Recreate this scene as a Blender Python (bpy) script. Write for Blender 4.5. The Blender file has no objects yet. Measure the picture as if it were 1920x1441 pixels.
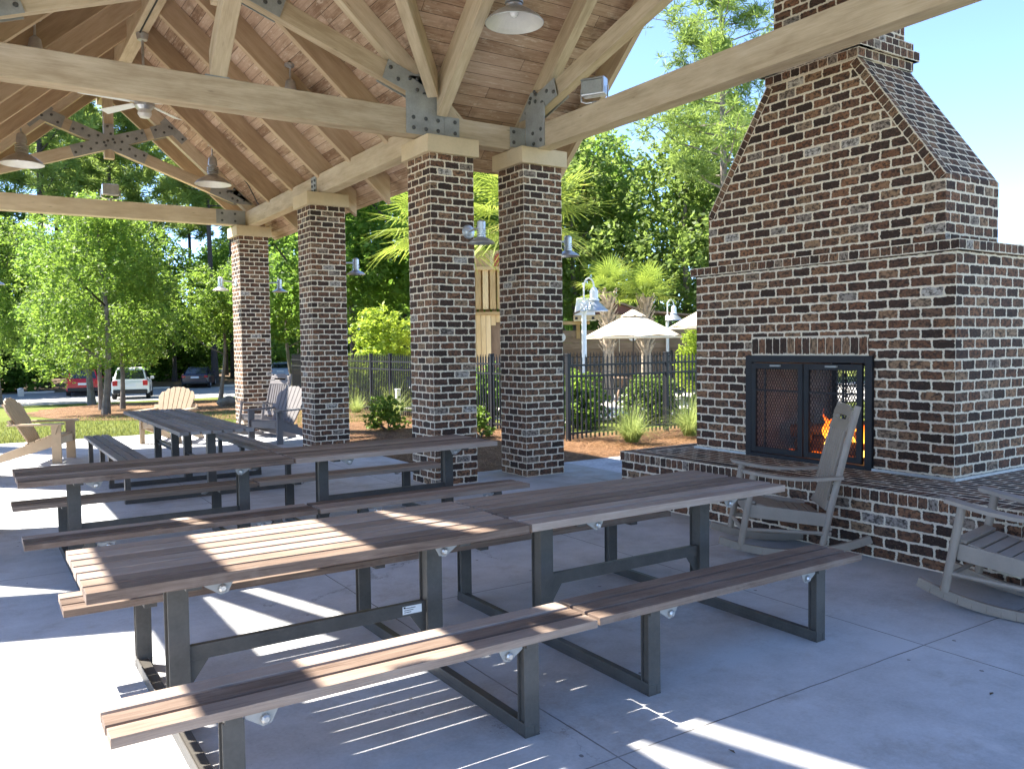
import bpy, math, random
import numpy as np
from mathutils import Vector, Matrix, Quaternion
rnd = random.Random(7)
sc = bpy.context.scene
COL = sc.collection
PI = math.pi
R = math.radians

# ------------------------------------------------------------------ mesh helper
class MB:
    def __init__(s):
        s.v = []; s.f = []; s.uv = []; s.r = []; s.sm = []
    def face(s, pts, uvs=None, r=0.5, smooth=False):
        b = len(s.v); s.v += [tuple(p) for p in pts]
        s.f.append(list(range(b, b + len(pts))))
        s.uv.append(list(uvs) if uvs else [(0, 0)] * len(pts)); s.r.append(r); s.sm.append(smooth)
    def obox(s, c, ax, ay, az, r=None):
        """oriented box; half-axis vectors; u runs along ax"""
        c, ax, ay, az = Vector(c), Vector(ax), Vector(ay), Vector(az)
        r = rnd.random() if r is None else r
        ou, ov = rnd.random() * 40, rnd.random() * 40
        lx, ly, lz = ax.length, ay.length, az.length
        P = [c + i * ax + j * ay + k * az for i in (-1, 1) for j in (-1, 1) for k in (-1, 1)]
        Q = [(i * lx, j * ly, k * lz) for i in (-1, 1) for j in (-1, 1) for k in (-1, 1)]
        hand = ax.cross(ay).dot(az) > 0
        for idx, t in (((0, 1, 3, 2), 0), ((4, 6, 7, 5), 0), ((0, 4, 5, 1), 1), ((2, 3, 7, 6), 1), ((0, 2, 6, 4), 2), ((1, 5, 7, 3), 2)):
            ids = idx if hand else idx[::-1]
            pts = [P[i] for i in ids]
            if t == 0: uv = [(Q[i][1] * .15 + ou, Q[i][2] + ov) for i in ids]
            elif t == 1: uv = [(Q[i][0] + ou, Q[i][2] + ov + .37) for i in ids]
            else: uv = [(Q[i][0] + ou, Q[i][1] + ov) for i in ids]
            s.face(pts, uv, r)
    def box(s, x0, x1, y0, y1, z0, z1, r=None, along=None):
        c = ((x0 + x1) / 2, (y0 + y1) / 2, (z0 + z1) / 2)
        h = [abs(x1 - x0) / 2, abs(y1 - y0) / 2, abs(z1 - z0) / 2]
        A = [Vector((h[0], 0, 0)), Vector((0, h[1], 0)), Vector((0, 0, h[2]))]
        i = along if along is not None else max(range(3), key=lambda k: h[k])
        o = [k for k in range(3) if k != i]
        s.obox(c, A[i], A[o[0]], A[o[1]], r)
    def bar(s, p0, p1, w, h, up=(0, 0, 1), r=None):
        """box along p0-p1, width w across, height h along up"""
        p0, p1 = Vector(p0), Vector(p1); d = p1 - p0; a = d.normalized(); u = Vector(up)
        x = a.cross(u)
        if x.length < 1e-4: x = a.cross(Vector((1, 0, 0)))
        x.normalize(); u = x.cross(a).normalized()
        s.obox((p0 + p1) / 2, d / 2, x * w / 2, u * h / 2, r)
    def tube(s, pts, rad, n=10, caps=True, r=0.5):
        """tube along a polyline; rad a number or a list"""
        pts = [Vector(p) for p in pts]; m = len(pts)
        rr = rad if isinstance(rad, (list, tuple)) else [rad] * m
        rings = []; prev = None
        for i, p in enumerate(pts):
            t = (pts[min(i + 1, m - 1)] - pts[max(i - 1, 0)]).normalized()
            if prev is None:
                x = t.cross(Vector((0, 0, 1)))
                if x.length < 1e-3: x = t.cross(Vector((1, 0, 0)))
                x.normalize()
            else:
                x = (prev - t * prev.dot(t)).normalized()
            prev = x; y = t.cross(x)
            rings.append([p + (x * math.cos(2 * PI * k / n) + y * math.sin(2 * PI * k / n)) * rr[i] for k in range(n)])
        L = 0
        for i in range(m - 1):
            d = (pts[i + 1] - pts[i]).length
            for k in range(n):
                k2 = (k + 1) % n
                s.face([rings[i][k], rings[i][k2], rings[i + 1][k2], rings[i + 1][k]],
                       [(L, k * .05), (L, k * .05 + .05), (L + d, k * .05 + .05), (L + d, k * .05)], r, True)
            L += d
        if caps:
            s.face(rings[0][::-1], None, r); s.face(rings[-1], None, r)
    def lathe(s, c, prof, n=24, axis=(0, 0, 1), r=0.5, smooth=True):
        """profile [(radius, height)] turned about axis through c"""
        c = Vector(c); a = Vector(axis).normalized()
        x = a.cross(Vector((0, 1, 0)));
        if x.length < 1e-3: x = a.cross(Vector((1, 0, 0)))
        x.normalize(); y = a.cross(x)
        rings = [[c + a * h + (x * math.cos(2 * PI * k / n) + y * math.sin(2 * PI * k / n)) * q for k in range(n)] for q, h in prof]
        for i in range(len(prof) - 1):
            for k in range(n):
                k2 = (k + 1) % n
                s.face([rings[i][k], rings[i][k2], rings[i + 1][k2], rings[i + 1][k]], None, r, smooth)
    def prism(s, poly, d, r=0.5, uvs=None):
        """polygon (3D points, planar) pushed along vector d"""
        p = [Vector(q) for q in poly]; d = Vector(d); n = len(p)
        nn = sum(((p[i] - p[0]).cross(p[(i + 1) % n] - p[0]) for i in range(1, n - 1)), Vector())
        if nn.dot(d) > 0: p = p[::-1]
        A = (p[1] - p[0]).normalized(); B = nn.normalized().cross(A)
        ou = rnd.random() * 30
        uv = [((q - p[0]).dot(A) + ou, (q - p[0]).dot(B)) for q in p]
        s.face(p, uv, r); s.face([q + d for q in p][::-1], uv[::-1], r)
        L = 0
        for i in range(n):
            j = (i + 1) % n; e = (p[j] - p[i]).length
            s.face([p[i], p[i] + d, p[j] + d, p[j]], [(L, 0), (L, d.length), (L + e, d.length), (L + e, 0)], r); L += e
    # brick faces: uv counted in brick cells
    def bquad(s, p, uv):
        s.face(p, uv, .5)
    def brickbox(s, x0, x1, y0, y1, z0, z1, du=0.0, bottom=False, top=True, bw=.1933, bh=.0845, z00=0.0):
        v0, v1 = (z0 - z00) / bh, (z1 - z00) / bh
        def side(a, b, u0, u1): s.face([(a[0], a[1], z0), (b[0], b[1], z0), (b[0], b[1], z1), (a[0], a[1], z1)], [(u0, v0), (u1, v0), (u1, v1), (u0, v1)])
        W, D = (x1 - x0) / bw, (y1 - y0) / bw
        side((x0, y0), (x1, y0), du, du + W)
        side((x1, y0), (x1, y1), du + W + .5, du + W + D + .5)
        side((x1, y1), (x0, y1), du + W + D, du + 2 * W + D)
        side((x0, y1), (x0, y0), du - D + .5, du + .5)
        if top: s.face([(x0, y0, z1), (x1, y0, z1), (x1, y1, z1), (x0, y1, z1)], [(0.0, 0), (W, 0), (W, (y1 - y0) / bh), (0, (y1 - y0) / bh)])
        if bottom: s.face([(x0, y1, z0), (x1, y1, z0), (x1, y0, z0), (x0, y0, z0)], [(0, 0), (W, 0), (W, D), (0, D)])
    def mesh(s, name):
        me = bpy.data.meshes.new(name); me.from_pydata(s.v, [], s.f)
        uvl = me.uv_layers.new(name='UVMap')
        flat = [c for f in s.uv for q in f for c in q]
        uvl.data.foreach_set('uv', flat)
        at = me.attributes.new('rnd', 'FLOAT', 'FACE'); at.data.foreach_set('value', s.r)
        me.polygons.foreach_set('use_smooth', s.sm)
        me.update(); return me
    def build(s, name, mat, parent=None, bevel=0, loc=None, weld=False):
        me = s.mesh(name); me.materials.append(mat)
        o = bpy.data.objects.new(name, me); COL.objects.link(o)
        if parent: o.parent = parent
        if loc: o.location = loc
        if weld or bevel:
            w = o.modifiers.new('w', 'WELD'); w.merge_threshold = .0002
        if bevel:
            b = o.modifiers.new('b', 'BEVEL'); b.width = bevel; b.segments = 2; b.limit_method = 'ANGLE'; b.angle_limit = R(40)
        return o

def quads(name, V, mat, parent=None, rv=None, k=4, smooth=False):
    """numpy vertices (N*k,3) -> N faces of k corners"""
    V = np.asarray(V, np.float32).reshape(-1, 3); n = len(V) // k
    me = bpy.data.meshes.new(name)
    me.vertices.add(len(V)); me.vertices.foreach_set('co', V.ravel())
    me.loops.add(len(V)); me.loops.foreach_set('vertex_index', np.arange(len(V), dtype=np.int32))
    me.polygons.add(n); me.polygons.foreach_set('loop_start', np.arange(0, len(V), k, dtype=np.int32))
    me.polygons.foreach_set('loop_total', np.full(n, k, np.int32))
    at = me.attributes.new('rnd', 'FLOAT', 'FACE')
    at.data.foreach_set('value', (np.random.rand(n) if rv is None else rv).astype(np.float32))
    me.update(calc_edges=True); me.validate()
    if mat: me.materials.append(mat)
    if parent == 'mesh': return me
    o = bpy.data.objects.new(name, me); COL.objects.link(o)
    if parent: o.parent = parent
    return o

def tag(o, label=None, cat=None, group=None, kind=None):
    if label: o['label'] = label
    if cat: o['category'] = cat
    if group: o['group'] = group
    if kind: o['kind'] = kind
    return o
def thing(name, label, cat, loc=(0, 0, 0), rz=0, group=None):
    o = bpy.data.objects.new(name, None); COL.objects.link(o); o.empty_display_size = .2
    o.location = loc; o.rotation_euler = (0, 0, rz); return tag(o, label, cat, group)
KIDS = {}
def dup(root, loc, rz=None, label=None, group=None, scale=None):
    def cp(o, par):
        c = o.copy(); COL.objects.link(c)
        if par: c.parent = par
        for ch in o.children: cp(ch, c)
        return c
    r = cp(root, None); r.location = loc
    if rz is not None: r.rotation_euler = (0, 0, rz)
    if scale: r.scale = scale if isinstance(scale, (tuple, list)) else (scale,) * 3
    if label: r['label'] = label
    if group: r['group'] = group
    return r

# ------------------------------------------------------------------ materials
class NT:
    def __init__(s, name, rough=.6, metal=0, spec=.4):
        s.m = bpy.data.materials.new(name); s.m.use_nodes = True; s.t = s.m.node_tree
        s.b = s.t.nodes['Principled BSDF']; s.out = s.t.nodes['Material Output']
        s.b.inputs['Roughness'].default_value = rough; s.b.inputs['Metallic'].default_value = metal
        s.b.inputs['Specular IOR Level'].default_value = spec
    def n(s, typ, ins=None, out=0, **props):
        nd = s.t.nodes.new('ShaderNode' + typ)
        for k, v in props.items(): setattr(nd, k, v)
        if ins:
            for k, v in (ins.items() if isinstance(ins, dict) else enumerate(ins)):
                if v is None: continue
                if isinstance(v, bpy.types.NodeSocket): s.t.links.new(v, nd.inputs[k])
                else: nd.inputs[k].default_value = v
        return nd.outputs[out] if out is not None else nd
    def math(s, op, a, b=None, c=None): return s.n('Math', [a, b, c], operation=op)
    def ramp(s, fac, stops, interp='LINEAR'):
        nd = s.t.nodes.new('ShaderNodeValToRGB'); nd.color_ramp.interpolation = interp
        e = nd.color_ramp.elements
        while len(e) < len(stops): e.new(.5)
        for el, (p, c) in zip(e, stops):
            el.position = p; el.color = (*c, 1) if len(c) == 3 else c
        s.t.links.new(fac, nd.inputs[0]); return nd.outputs[0]
    def mix(s, f, a, b, mode='MIX'):
        nd = s.t.nodes.new('ShaderNodeMix'); nd.data_type = 'RGBA'; nd.blend_type = mode
        for i, v in ((0, f), (6, a), (7, b)):
            if isinstance(v, bpy.types.NodeSocket): s.t.links.new(v, nd.inputs[i])
            else: nd.inputs[i].default_value = (*v, 1) if isinstance(v, tuple) and len(v) == 3 else v
        return nd.outputs[2]
    def noise(s, vec, scale, detail=3, rough=.55, out=0, **k):
        return s.n('TexNoise', {'Vector': vec, 'Scale': scale, 'Detail': detail, 'Roughness': rough}, out=out, **k)
    def uv(s): return s.n('UVMap')
    def obj(s): return s.n('TexCoord', out=3)
    def pos(s): return s.n('NewGeometry', out=0)
    def rnd(s): return s.n('Attribute', out=2, attribute_name='rnd')
    def scale(s, vec, sx, sy, sz=1): return s.n('VectorMath', [vec, (sx, sy, sz)], operation='MULTIPLY')
    def col(s, c):
        if isinstance(c, bpy.types.NodeSocket): s.t.links.new(c, s.b.inputs['Base Color'])
        else: s.b.inputs['Base Color'].default_value = (*c, 1)
        return s
    def rough(s, c): s.t.links.new(c, s.b.inputs['Roughness']); return s
    def bump(s, h, strength=.4, dist=.01):
        o = s.n('Bump', {'Height': h, 'Strength': strength, 'Distance': dist}); s.t.links.new(o, s.b.inputs['Normal']); return s

def flat_mat(name, c, rough=.5, metal=0, var=.15, sc_=6, bump=0, spec=.4):
    m = NT(name, rough, metal, spec); p = m.obj()
    n = m.noise(p, sc_, 4); n2 = m.noise(p, sc_ * 9, 3)
    f = m.math('ADD', m.math('MULTIPLY', n, .7), m.math('MULTIPLY', n2, .3))
    a = tuple(x * (1 - var) for x in c); b = tuple(min(1, x * (1 + var)) for x in c)
    m.col(m.ramp(f, [(.3, a), (.7, b)]))
    if bump: m.bump(n2, bump, .004)
    return m.m

def brick_mat(name='brick', dark=1.0):
    m = NT(name, .85, 0, .25); uv = m.uv()
    wob = m.noise(uv, 2.3, 2, out=1)
    off = m.n('VectorMath', [m.n('VectorMath', [wob, (.5, .5, .5)], operation='SUBTRACT'), (.13, .22, 0)], operation='MULTIPLY')
    wob2 = m.noise(uv, 9, 2, out=1)
    off2 = m.n('VectorMath', [m.n('VectorMath', [wob2, (.5, .5, .5)], operation='SUBTRACT'), (.09, .18, 0)], operation='MULTIPLY')
    q = m.n('VectorMath', [m.n('VectorMath', [uv, off], operation='ADD'), off2], operation='ADD')
    sp = m.n('SeparateXYZ', [q], out=None); u, v = sp.outputs[0], sp.outputs[1]
    row = m.math('FLOOR', v); un = m.math('ADD', u, m.math('MULTIPLY', m.math('FLOORED_MODULO', row, 2.0), .5))
    colm = m.math('FLOOR', un); fu = m.math('FRACT', un); fv = m.math('FRACT', v)
    oi = m.n('ObjectInfo', out=5)
    idv = m.n('CombineXYZ', [colm, row, m.math('MULTIPLY', oi, 97.0)])
    wn = m.n('TexWhiteNoise', [idv], out=None, noise_dimensions='3D')
    # rounded brick with uneven size
    px = m.math('SUBTRACT', m.math('MULTIPLY', m.math('ABSOLUTE', m.math('SUBTRACT', fu, .5)), .1933), .0965 - .0082 - .012)
    py = m.math('SUBTRACT', m.math('MULTIPLY', m.math('ABSOLUTE', m.math('SUBTRACT', fv, .5)), .0845), .0422 - .0084 - .012)
    px = m.math('MAXIMUM', px, 0.0); py = m.math('MAXIMUM', py, 0.0)
    d = m.math('SQRT', m.math('ADD', m.math('MULTIPLY', px, px), m.math('MULTIPLY', py, py)))
    e = m.n('MapRange', {'Value': d, 'From Min': .0105, 'From Max': .0135, 'To Min': 1.0, 'To Max': 0.0}, interpolation_type='SMOOTHSTEP')
    s3 = m.n('VectorMath', [uv, m.n('VectorMath', [wn.outputs[1], (7, 7, 7)], operation='MULTIPLY')], operation='ADD')
    k = dark * 1.55
    base = m.ramp(wn.outputs[0], [(0, (.030 * k, .018 * k, .013 * k)), (.22, (.055 * k, .030 * k, .021 * k)), (.42, (.125 * k, .056 * k, .030 * k)), (.6, (.10 * k, .058 * k, .037 * k)),
                                 (.76, (.175 * k, .082 * k, .042 * k)), (.92, (.20 * k, .125 * k, .072 * k)), (.985, (.2 * k, .165 * k, .135 * k)), (1, (.34 * k, .30 * k, .26 * k))])
    mot = m.noise(m.scale(s3, 3.2, 2.0), 1.6, 5, .7)
    base = m.mix(m.ramp(mot, [(.44, (0, 0, 0)), (.60, (.9, .9, .9))]), base, (.020 * k, .014 * k, .011 * k))
    mot2 = m.noise(m.scale(s3, 6, 3.4), 2.2, 5, .75)
    base = m.mix(m.ramp(mot2, [(.57, (0, 0, 0)), (.72, (.55, .55, .55))]), base, (.36, .25, .155))
    mn = m.noise(uv, 14, 4)
    mort = m.ramp(mn, [(.3, (.64, .54, .395)), (.7, (.86, .75, .58))])
    m.col(m.mix(e, mort, base))
    h = m.math('ADD', e, m.math('MULTIPLY', m.noise(m.scale(uv, 4, 2), 5, 5, .7), .55))
    m.bump(h, 1.0, .010); return m.m

def wood_mat(name, stops, rough=.7, streak=1.0, tone=.35, knots=.0, bump=.25, weather=None):
    m = NT(name, rough, 0, .15); uv = m.uv(); r = m.rnd()
    rv = m.n('CombineXYZ', [m.math('MULTIPLY', r, 31.0), m.math('MULTIPLY', r, 17.0), 0.0])
    q = m.n('VectorMath', [uv, rv], operation='ADD')
    w = m.noise(m.scale(q, 1.1, 5), 1.5, 2, out=1)
    q2 = m.n('VectorMath', [q, m.n('VectorMath', [w, (.25, .05, 0)], operation='MULTIPLY')], operation='ADD')
    g = m.noise(m.scale(q2, 2.2, 60), 1.2, 4, .65)
    g2 = m.noise(m.scale(q2, 9, 260), 1.0, 3, .6)
    b = m.noise(m.scale(q, 1.4, 6), 1.4, 4, .6)
    f = m.math('ADD', m.math('ADD', m.math('MULTIPLY', g, .45 * streak), m.math('MULTIPLY', g2, .2 * streak)), m.math('MULTIPLY', b, 1 - .65 * streak))
    f = m.math('ADD', f, m.math('MULTIPLY', m.math('SUBTRACT', r, .5), tone))
    c = m.ramp(f, stops)
    if knots:
        vo = m.n('TexVoronoi', {'Vector': m.scale(q, 2.2, 8), 'Scale': 1.0}, out=0)
        c = m.mix(m.ramp(vo, [(.03, (knots,) * 3), (.10, (0, 0, 0))]), c, tuple(x * .35 for x in stops[0][1]))
    if weather:
        wz = m.noise(m.pos(), 2.3, 5, .7)
        c = m.mix(m.ramp(wz, [(.52, (0, 0, 0)), (.72, (.75, .75, .75))]), c, weather)
    m.col(c); m.bump(m.math('ADD', g, g2), bump, .004); return m.m

def plank_mat():
    """roof boards: u along the boards (m), v across"""
    m = NT('roof_boards', .8, 0, .2); uv = m.uv(); sp = m.n('SeparateXYZ', [uv], out=None)
    vv = m.math('DIVIDE', sp.outputs[1], .145); row = m.math('FLOOR', vv); fv = m.math('FRACT', vv)
    wr = m.n('TexWhiteNoise', [m.n('CombineXYZ', [row, 3.0, 1.0])], out=None)
    uu = m.math('DIVIDE', m.math('ADD', sp.outputs[0], m.math('MULTIPLY', wr.outputs[0], 9.0)), 2.6); cl = m.math('FLOOR', uu); fu = m.math('FRACT', uu)
    w2 = m.n('TexWhiteNoise', [m.n('CombineXYZ', [row, cl, 0.0])], out=None)
    q = m.n('VectorMath', [uv, m.n('VectorMath', [w2.outputs[1], (9, 9, 9)], operation='MULTIPLY')], operation='ADD')
    g = m.noise(m.scale(q, 1.8, 40), 1.3, 4, .65); b = m.noise(m.scale(q, 1.2, 4), 1.6, 5, .65)
    f = m.math('ADD', m.math('ADD', m.math('MULTIPLY', g, .4), m.math('MULTIPLY', b, .5)), m.math('MULTIPLY', m.math('SUBTRACT', w2.outputs[0], .4), .24))
    c = m.ramp(f, [(.30, (.25, .15, .092)), (.44, (.43, .29, .195)), (.56, (.53, .375, .265)), (.72, (.64, .49, .36))])
    wear = m.noise(m.scale(q, 2.2, 9), 2.2, 6, .75)
    c = m.mix(m.ramp(wear, [(.55, (0, 0, 0)), (.66, (.7, .7, .7))]), c, (.72, .60, .46))
    st = m.noise(m.pos(), 1.1, 6, .7)
    c = m.mix(m.ramp(st, [(.56, (0, 0, 0)), (.70, (.75, .75, .75))]), c, (.13, .078, .05))
    gap = m.math('MAXIMUM', m.math('LESS_THAN', fv, .035), m.math('LESS_THAN', fu, .0018))
    c = m.mix(gap, c, (.045, .03, .022)); m.col(c)
    m.bump(m.math('SUBTRACT', m.math('MULTIPLY', g, .3), gap), .5, .006); return m.m

def leaf_mat(name, a, b, trans=.45, yellow=None):
    m = NT(name, .55, 0, .3); r = m.rnd(); oi = m.n('ObjectInfo', out=5)
    f = m.math('ADD', m.math('MULTIPLY', r, .8), m.math('MULTIPLY', oi, .2))
    st = [(0, a), (1, b)]
    if yellow: st = [(0, a), (.75, b), (1, yellow)]
    c = m.ramp(f, st); m.col(c)
    tr = m.n('BsdfTranslucent', {'Color': m.mix(.6, c, tuple(min(1, x * 1.9) for x in b))})
    mx = m.n('MixShader', [trans, m.b.outputs[0], tr]); m.t.links.new(mx, m.out.inputs[0]); return m.m

def concrete_mat():
    m = NT('concrete', .8, 0, .3); p = m.pos(); sp = m.n('SeparateXYZ', [p], out=None)
    n1 = m.noise(p, .55, 5, .6); n2 = m.noise(p, 3.5, 6, .7); n3 = m.noise(p, 60, 3, .6)
    f = m.math('ADD', m.math('ADD', m.math('MULTIPLY', n1, .5), m.math('MULTIPLY', n2, .35)), m.math('MULTIPLY', n3, .15))
    c = m.ramp(f, [(.38, (.35, .345, .34)), (.5, (.46, .462, .462)), (.60, (.54, .545, .55))])
    st = m.noise(p, 1.5, 8, .78)
    c = m.mix(m.ramp(st, [(.53, (0, 0, 0)), (.68, (.6, .6, .6))]), c, (.29, .25, .21))
    s2 = m.noise(m.scale(p, 1.0, .35), 2.6, 8, .8)
    c = m.mix(m.ramp(s2, [(.58, (0, 0, 0)), (.70, (.5, .5, .5))]), c, (.64, .62, .60))
    s5 = m.noise(p, 22, 6, .8)
    c = m.mix(m.ramp(s5, [(.64, (0, 0, 0)), (.72, (.7, .7, .7))]), c, (.24, .215, .19))
    sk = m.n('TexVoronoi', {'Vector': p, 'Scale': 6.5, 'Randomness': 1.0}, out=None)
    spot = m.math('MULTIPLY', m.math('LESS_THAN', m.math('ADD', sk.outputs[0], m.math('MULTIPLY', m.math('SUBTRACT', n3, .5), .10)), .075), m.math('GREATER_THAN', m.n('SeparateXYZ', [sk.outputs[1]], out=0), .80))
    c = m.mix(m.math('MULTIPLY', spot, .8), c, (.12, .105, .09))
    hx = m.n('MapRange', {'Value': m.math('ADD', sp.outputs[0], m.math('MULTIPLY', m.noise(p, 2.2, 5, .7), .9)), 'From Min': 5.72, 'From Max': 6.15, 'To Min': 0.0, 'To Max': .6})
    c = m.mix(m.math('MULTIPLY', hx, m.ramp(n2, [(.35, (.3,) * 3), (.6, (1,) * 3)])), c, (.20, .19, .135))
    ck = m.n('TexVoronoi', {'Vector': m.n('VectorMath', [p, m.n('VectorMath', [m.noise(p, 1.6, 6, .7, out=1), (.9, .9, 0)], operation='MULTIPLY')], operation='ADD'), 'Scale': .42}, feature='DISTANCE_TO_EDGE')
    c = m.mix(m.math('MULTIPLY', m.math('LESS_THAN', ck, .0022), m.ramp(m.noise(p, .8, 3), [(.5, (0,) * 3), (.6, (.7,) * 3)])), c, (.16, .15, .135))
    wob = m.math('MULTIPLY', m.math('SUBTRACT', m.noise(p, 5, 3), .5), .012)
    def line(s_, off, pitch):
        t = m.math('DIVIDE', m.math('SUBTRACT', m.math('ADD', s_, wob), off), pitch)
        d = m.math('ABSOLUTE', m.math('SUBTRACT', m.math('FRACT', m.math('ADD', t, .5)), .5))
        return m.math('LESS_THAN', d, .0042 / pitch)
    gx, gy = line(sp.outputs[0], 2.10, 2.15), line(sp.outputs[1], 2.48, 2.23)
    g = m.math('MAXIMUM', gx, gy)
    c = m.mix(m.math('MULTIPLY', g, m.ramp(n2, [(.3, (.45,) * 3), (.6, (.95,) * 3)])), c, (.11, .10, .09)); m.col(c)
    m.bump(m.math('SUBTRACT', m.math('ADD', m.math('MULTIPLY', n3, .25), m.math('MULTIPLY', n2, .2)), g), .3, .006); return m.m

def ground_mat(name, stops, s1=.6, s2=7, s3=60, bump=.6, dist=.03):
    m = NT(name, .95, 0, .1); p = m.pos()
    f = m.math('ADD', m.math('ADD', m.math('MULTIPLY', m.noise(p, s1, 4), .35), m.math('MULTIPLY', m.noise(p, s2, 5, .65), .35)), m.math('MULTIPLY', m.noise(p, s3, 4, .7), .3))
    m.col(m.ramp(f, stops)); m.bump(m.math('ADD', m.noise(p, s3, 4, .7), m.noise(p, s2, 4)), bump, dist); return m.m

def emis_mat(name, stops, strength, ax=2):
    m = NT(name, .5); t = m.n('TexCoord', out=0); z = m.n('SeparateXYZ', [t], out=2)
    nz = m.noise(m.obj(), 14, 4)
    f = m.math('ADD', z, m.math('MULTIPLY', m.math('SUBTRACT', nz, .5), .7))
    c = m.ramp(f, stops); em = m.n('Emission', {'Color': c, 'Strength': strength}); tr = m.n('BsdfTransparent')
    al = m.ramp(f, [(.2, (.75,) * 3), (.9, (.05,) * 3)])
    mx = m.n('MixShader', [al, tr, em]); m.t.links.new(mx, m.out.inputs[0]); return m.m

BRICK = brick_mat(); FIREBRICK = flat_mat('firebox_brick', (.30, .275, .25), .9, var=.4, sc_=4, bump=.3)
CAP = flat_mat('cast_stone', (.60, .47, .30), .8, var=.10, sc_=5, bump=.15)
BEAM = wood_mat('stained_beam', [(.3, (.40, .30, .19)), (.5, (.56, .445, .30)), (.7, (.70, .585, .425))], .65, .6, .26, .45, .15)
RAFT = wood_mat('stained_rafter', [(.25, (.36, .25, .155)), (.5, (.50, .365, .235)), (.75, (.62, .48, .33))], .65, .5, .30, .25, .12)
BOARD = plank_mat()
IPE = wood_mat('weathered_hardwood', [(.24, (.090, .060, .045)), (.42, (.20, .142, .108)), (.58, (.30, .225, .175)), (.78, (.42, .335, .275))], .62, 1.0, .4, .0, .45, (.27, .21, .17))
GRAYIPE = wood_mat('grey_weathered_hardwood', [(.2, (.12, .105, .095)), (.45, (.22, .20, .185)), (.65, (.31, .29, .275)), (.85, (.40, .38, .365))], .65, .85, .35, .0, .35)
FRAME = flat_mat('bronze_painted_steel', (.080, .073, .064), .42, 0, .25, 7, .05, spec=.25)
FLAG = flat_mat('grey_bracket_paint', (.30, .29, .27), .5, 0, .1, 9)
BRIGHT = flat_mat('bare_bolt_steel', (.55, .53, .50), .35, .8, .1, 20)
PLATE = flat_mat('grey_painted_plate', (.33, .33, .305), .6, .1, .22, 5, .05)
BOLT = flat_mat('plate_bolt', (.10, .10, .095), .5, .4, .2, 20)
GALV = flat_mat('galvanised_metal', (.52, .53, .54), .38, .75, .18, 14)
LAMPIN = flat_mat('white_enamel', (.72, .70, .66), .4, .1, .06, 8)
GLASSB = flat_mat('bulb_glass', (.8, .8, .78), .15, 0, .05, 10)
POLY = flat_mat('taupe_poly_lumber', (.28, .225, .172), .5, 0, .10, 9, .08)
TAN = flat_mat('tan_poly_lumber', (.42, .315, .205), .5, 0, .10, 9, .08)
GREYPOLY = flat_mat('grey_poly_lumber', (.16, .142, .135), .45, 0, .10, 9, .08)
CONC = concrete_mat()
LAWN = ground_mat('lawn_grass', [(.3, (.075, .105, .020)), (.5, (.13, .155, .032)), (.7, (.20, .19, .055))], .4, 5, 45)
STRAW = ground_mat('pine_straw', [(.3, (.07, .038, .022)), (.5, (.19, .11, .062)), (.7, (.36, .23, .13))], .8, 9, 70, 1.0)
NEEDLE = leaf_mat('dry_needles', (.16, .07, .03), (.44, .25, .12), .1)
DIRT = ground_mat('leaf_litter', [(.3, (.055, .040, .028)), (.5, (.15, .105, .07)), (.7, (.27, .20, .13))], .5, 4, 40)
ASPH = ground_mat('pale_asphalt', [(.3, (.22, .215, .21)), (.55, (.30, .295, .285)), (.75, (.36, .355, .345))], .3, 5, 70, .2, .01)
PAVE = ground_mat('pool_paving', [(.3, (.42, .40, .36)), (.7, (.58, .55, .50))], .5, 6, 50, .15, .01)
GRAV = ground_mat('white_gravel', [(.35, (.22, .22, .22)), (.5, (.55, .55, .55)), (.65, (.80, .80, .79))], 2, 30, 110, .9, .02)
BARK = flat_mat('grey_bark', (.15, .125, .10), .9, 0, .45, 5, .5)
DBARK = flat_mat('dark_bark', (.055, .045, .042), .9, 0, .4, 5, .5)
PBARK = flat_mat('pine_bark', (.20, .165, .14), .9, 0, .4, 4, .5)
BOOT = flat_mat('palm_boot', (.33, .27, .20), .9, 0, .4, 12, .4)
LEAF1 = leaf_mat('bright_leaf', (.022, .062, .011), (.185, .275, .04), .5, (.32, .36, .065))
LEAF2 = leaf_mat('mid_leaf', (.022, .066, .013), (.165, .265, .04), .55)
LEAF3 = leaf_mat('deep_leaf', (.020, .060, .013), (.135, .22, .036), .55)
LEAF4 = leaf_mat('olive_leaf', (.04, .08, .02), (.20, .27, .06), .5)
PINE = leaf_mat('pine_needle', (.05, .10, .024), (.22, .29, .065), .5, (.24, .27, .08))
PALM = leaf_mat('palm_leaf', (.07, .14, .022), (.27, .33, .05), .4, (.58, .46, .13))
YEL = leaf_mat('yellow_green_leaf', (.09, .16, .02), (.32, .40, .045), .45)
GBLADE = leaf_mat('ornamental_grass', (.10, .17, .03), (.34, .38, .12), .4)
LBLADE = leaf_mat('lawn_blade', (.06, .095, .018), (.19, .20, .05), .35)
IRON = flat_mat('black_iron', (.009, .009, .011), .6, 0, .2, 9)
WHITE = flat_mat('white_paint', (.78, .78, .76), .4, 0, .05, 8)
CLOTH = flat_mat('cream_canvas', (.58, .50, .375), .8, 0, .06, 4)
CEDAR = wood_mat('cedar_boards', [(.2, (.30, .19, .085)), (.5, (.48, .33, .16)), (.8, (.62, .47, .27))], .75, .7, .5, .3)
OLDWOOD = wood_mat('old_brown_boards', [(.2, (.12, .08, .055)), (.5, (.21, .145, .10)), (.8, (.32, .24, .17))], .8, .8, .4)
REDP = flat_mat('red_panel', (.30, .045, .03), .45, 0, .15, 6)
TYRE = flat_mat('tyre_rubber', (.02, .02, .02), .8, 0, .2, 9)
RIM = flat_mat('wheel_metal', (.45, .45, .46), .35, .7, .1, 9)
CGLASS = flat_mat('car_glass', (.02, .025, .03), .06, 0, .2, 3, spec=.8)
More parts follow.
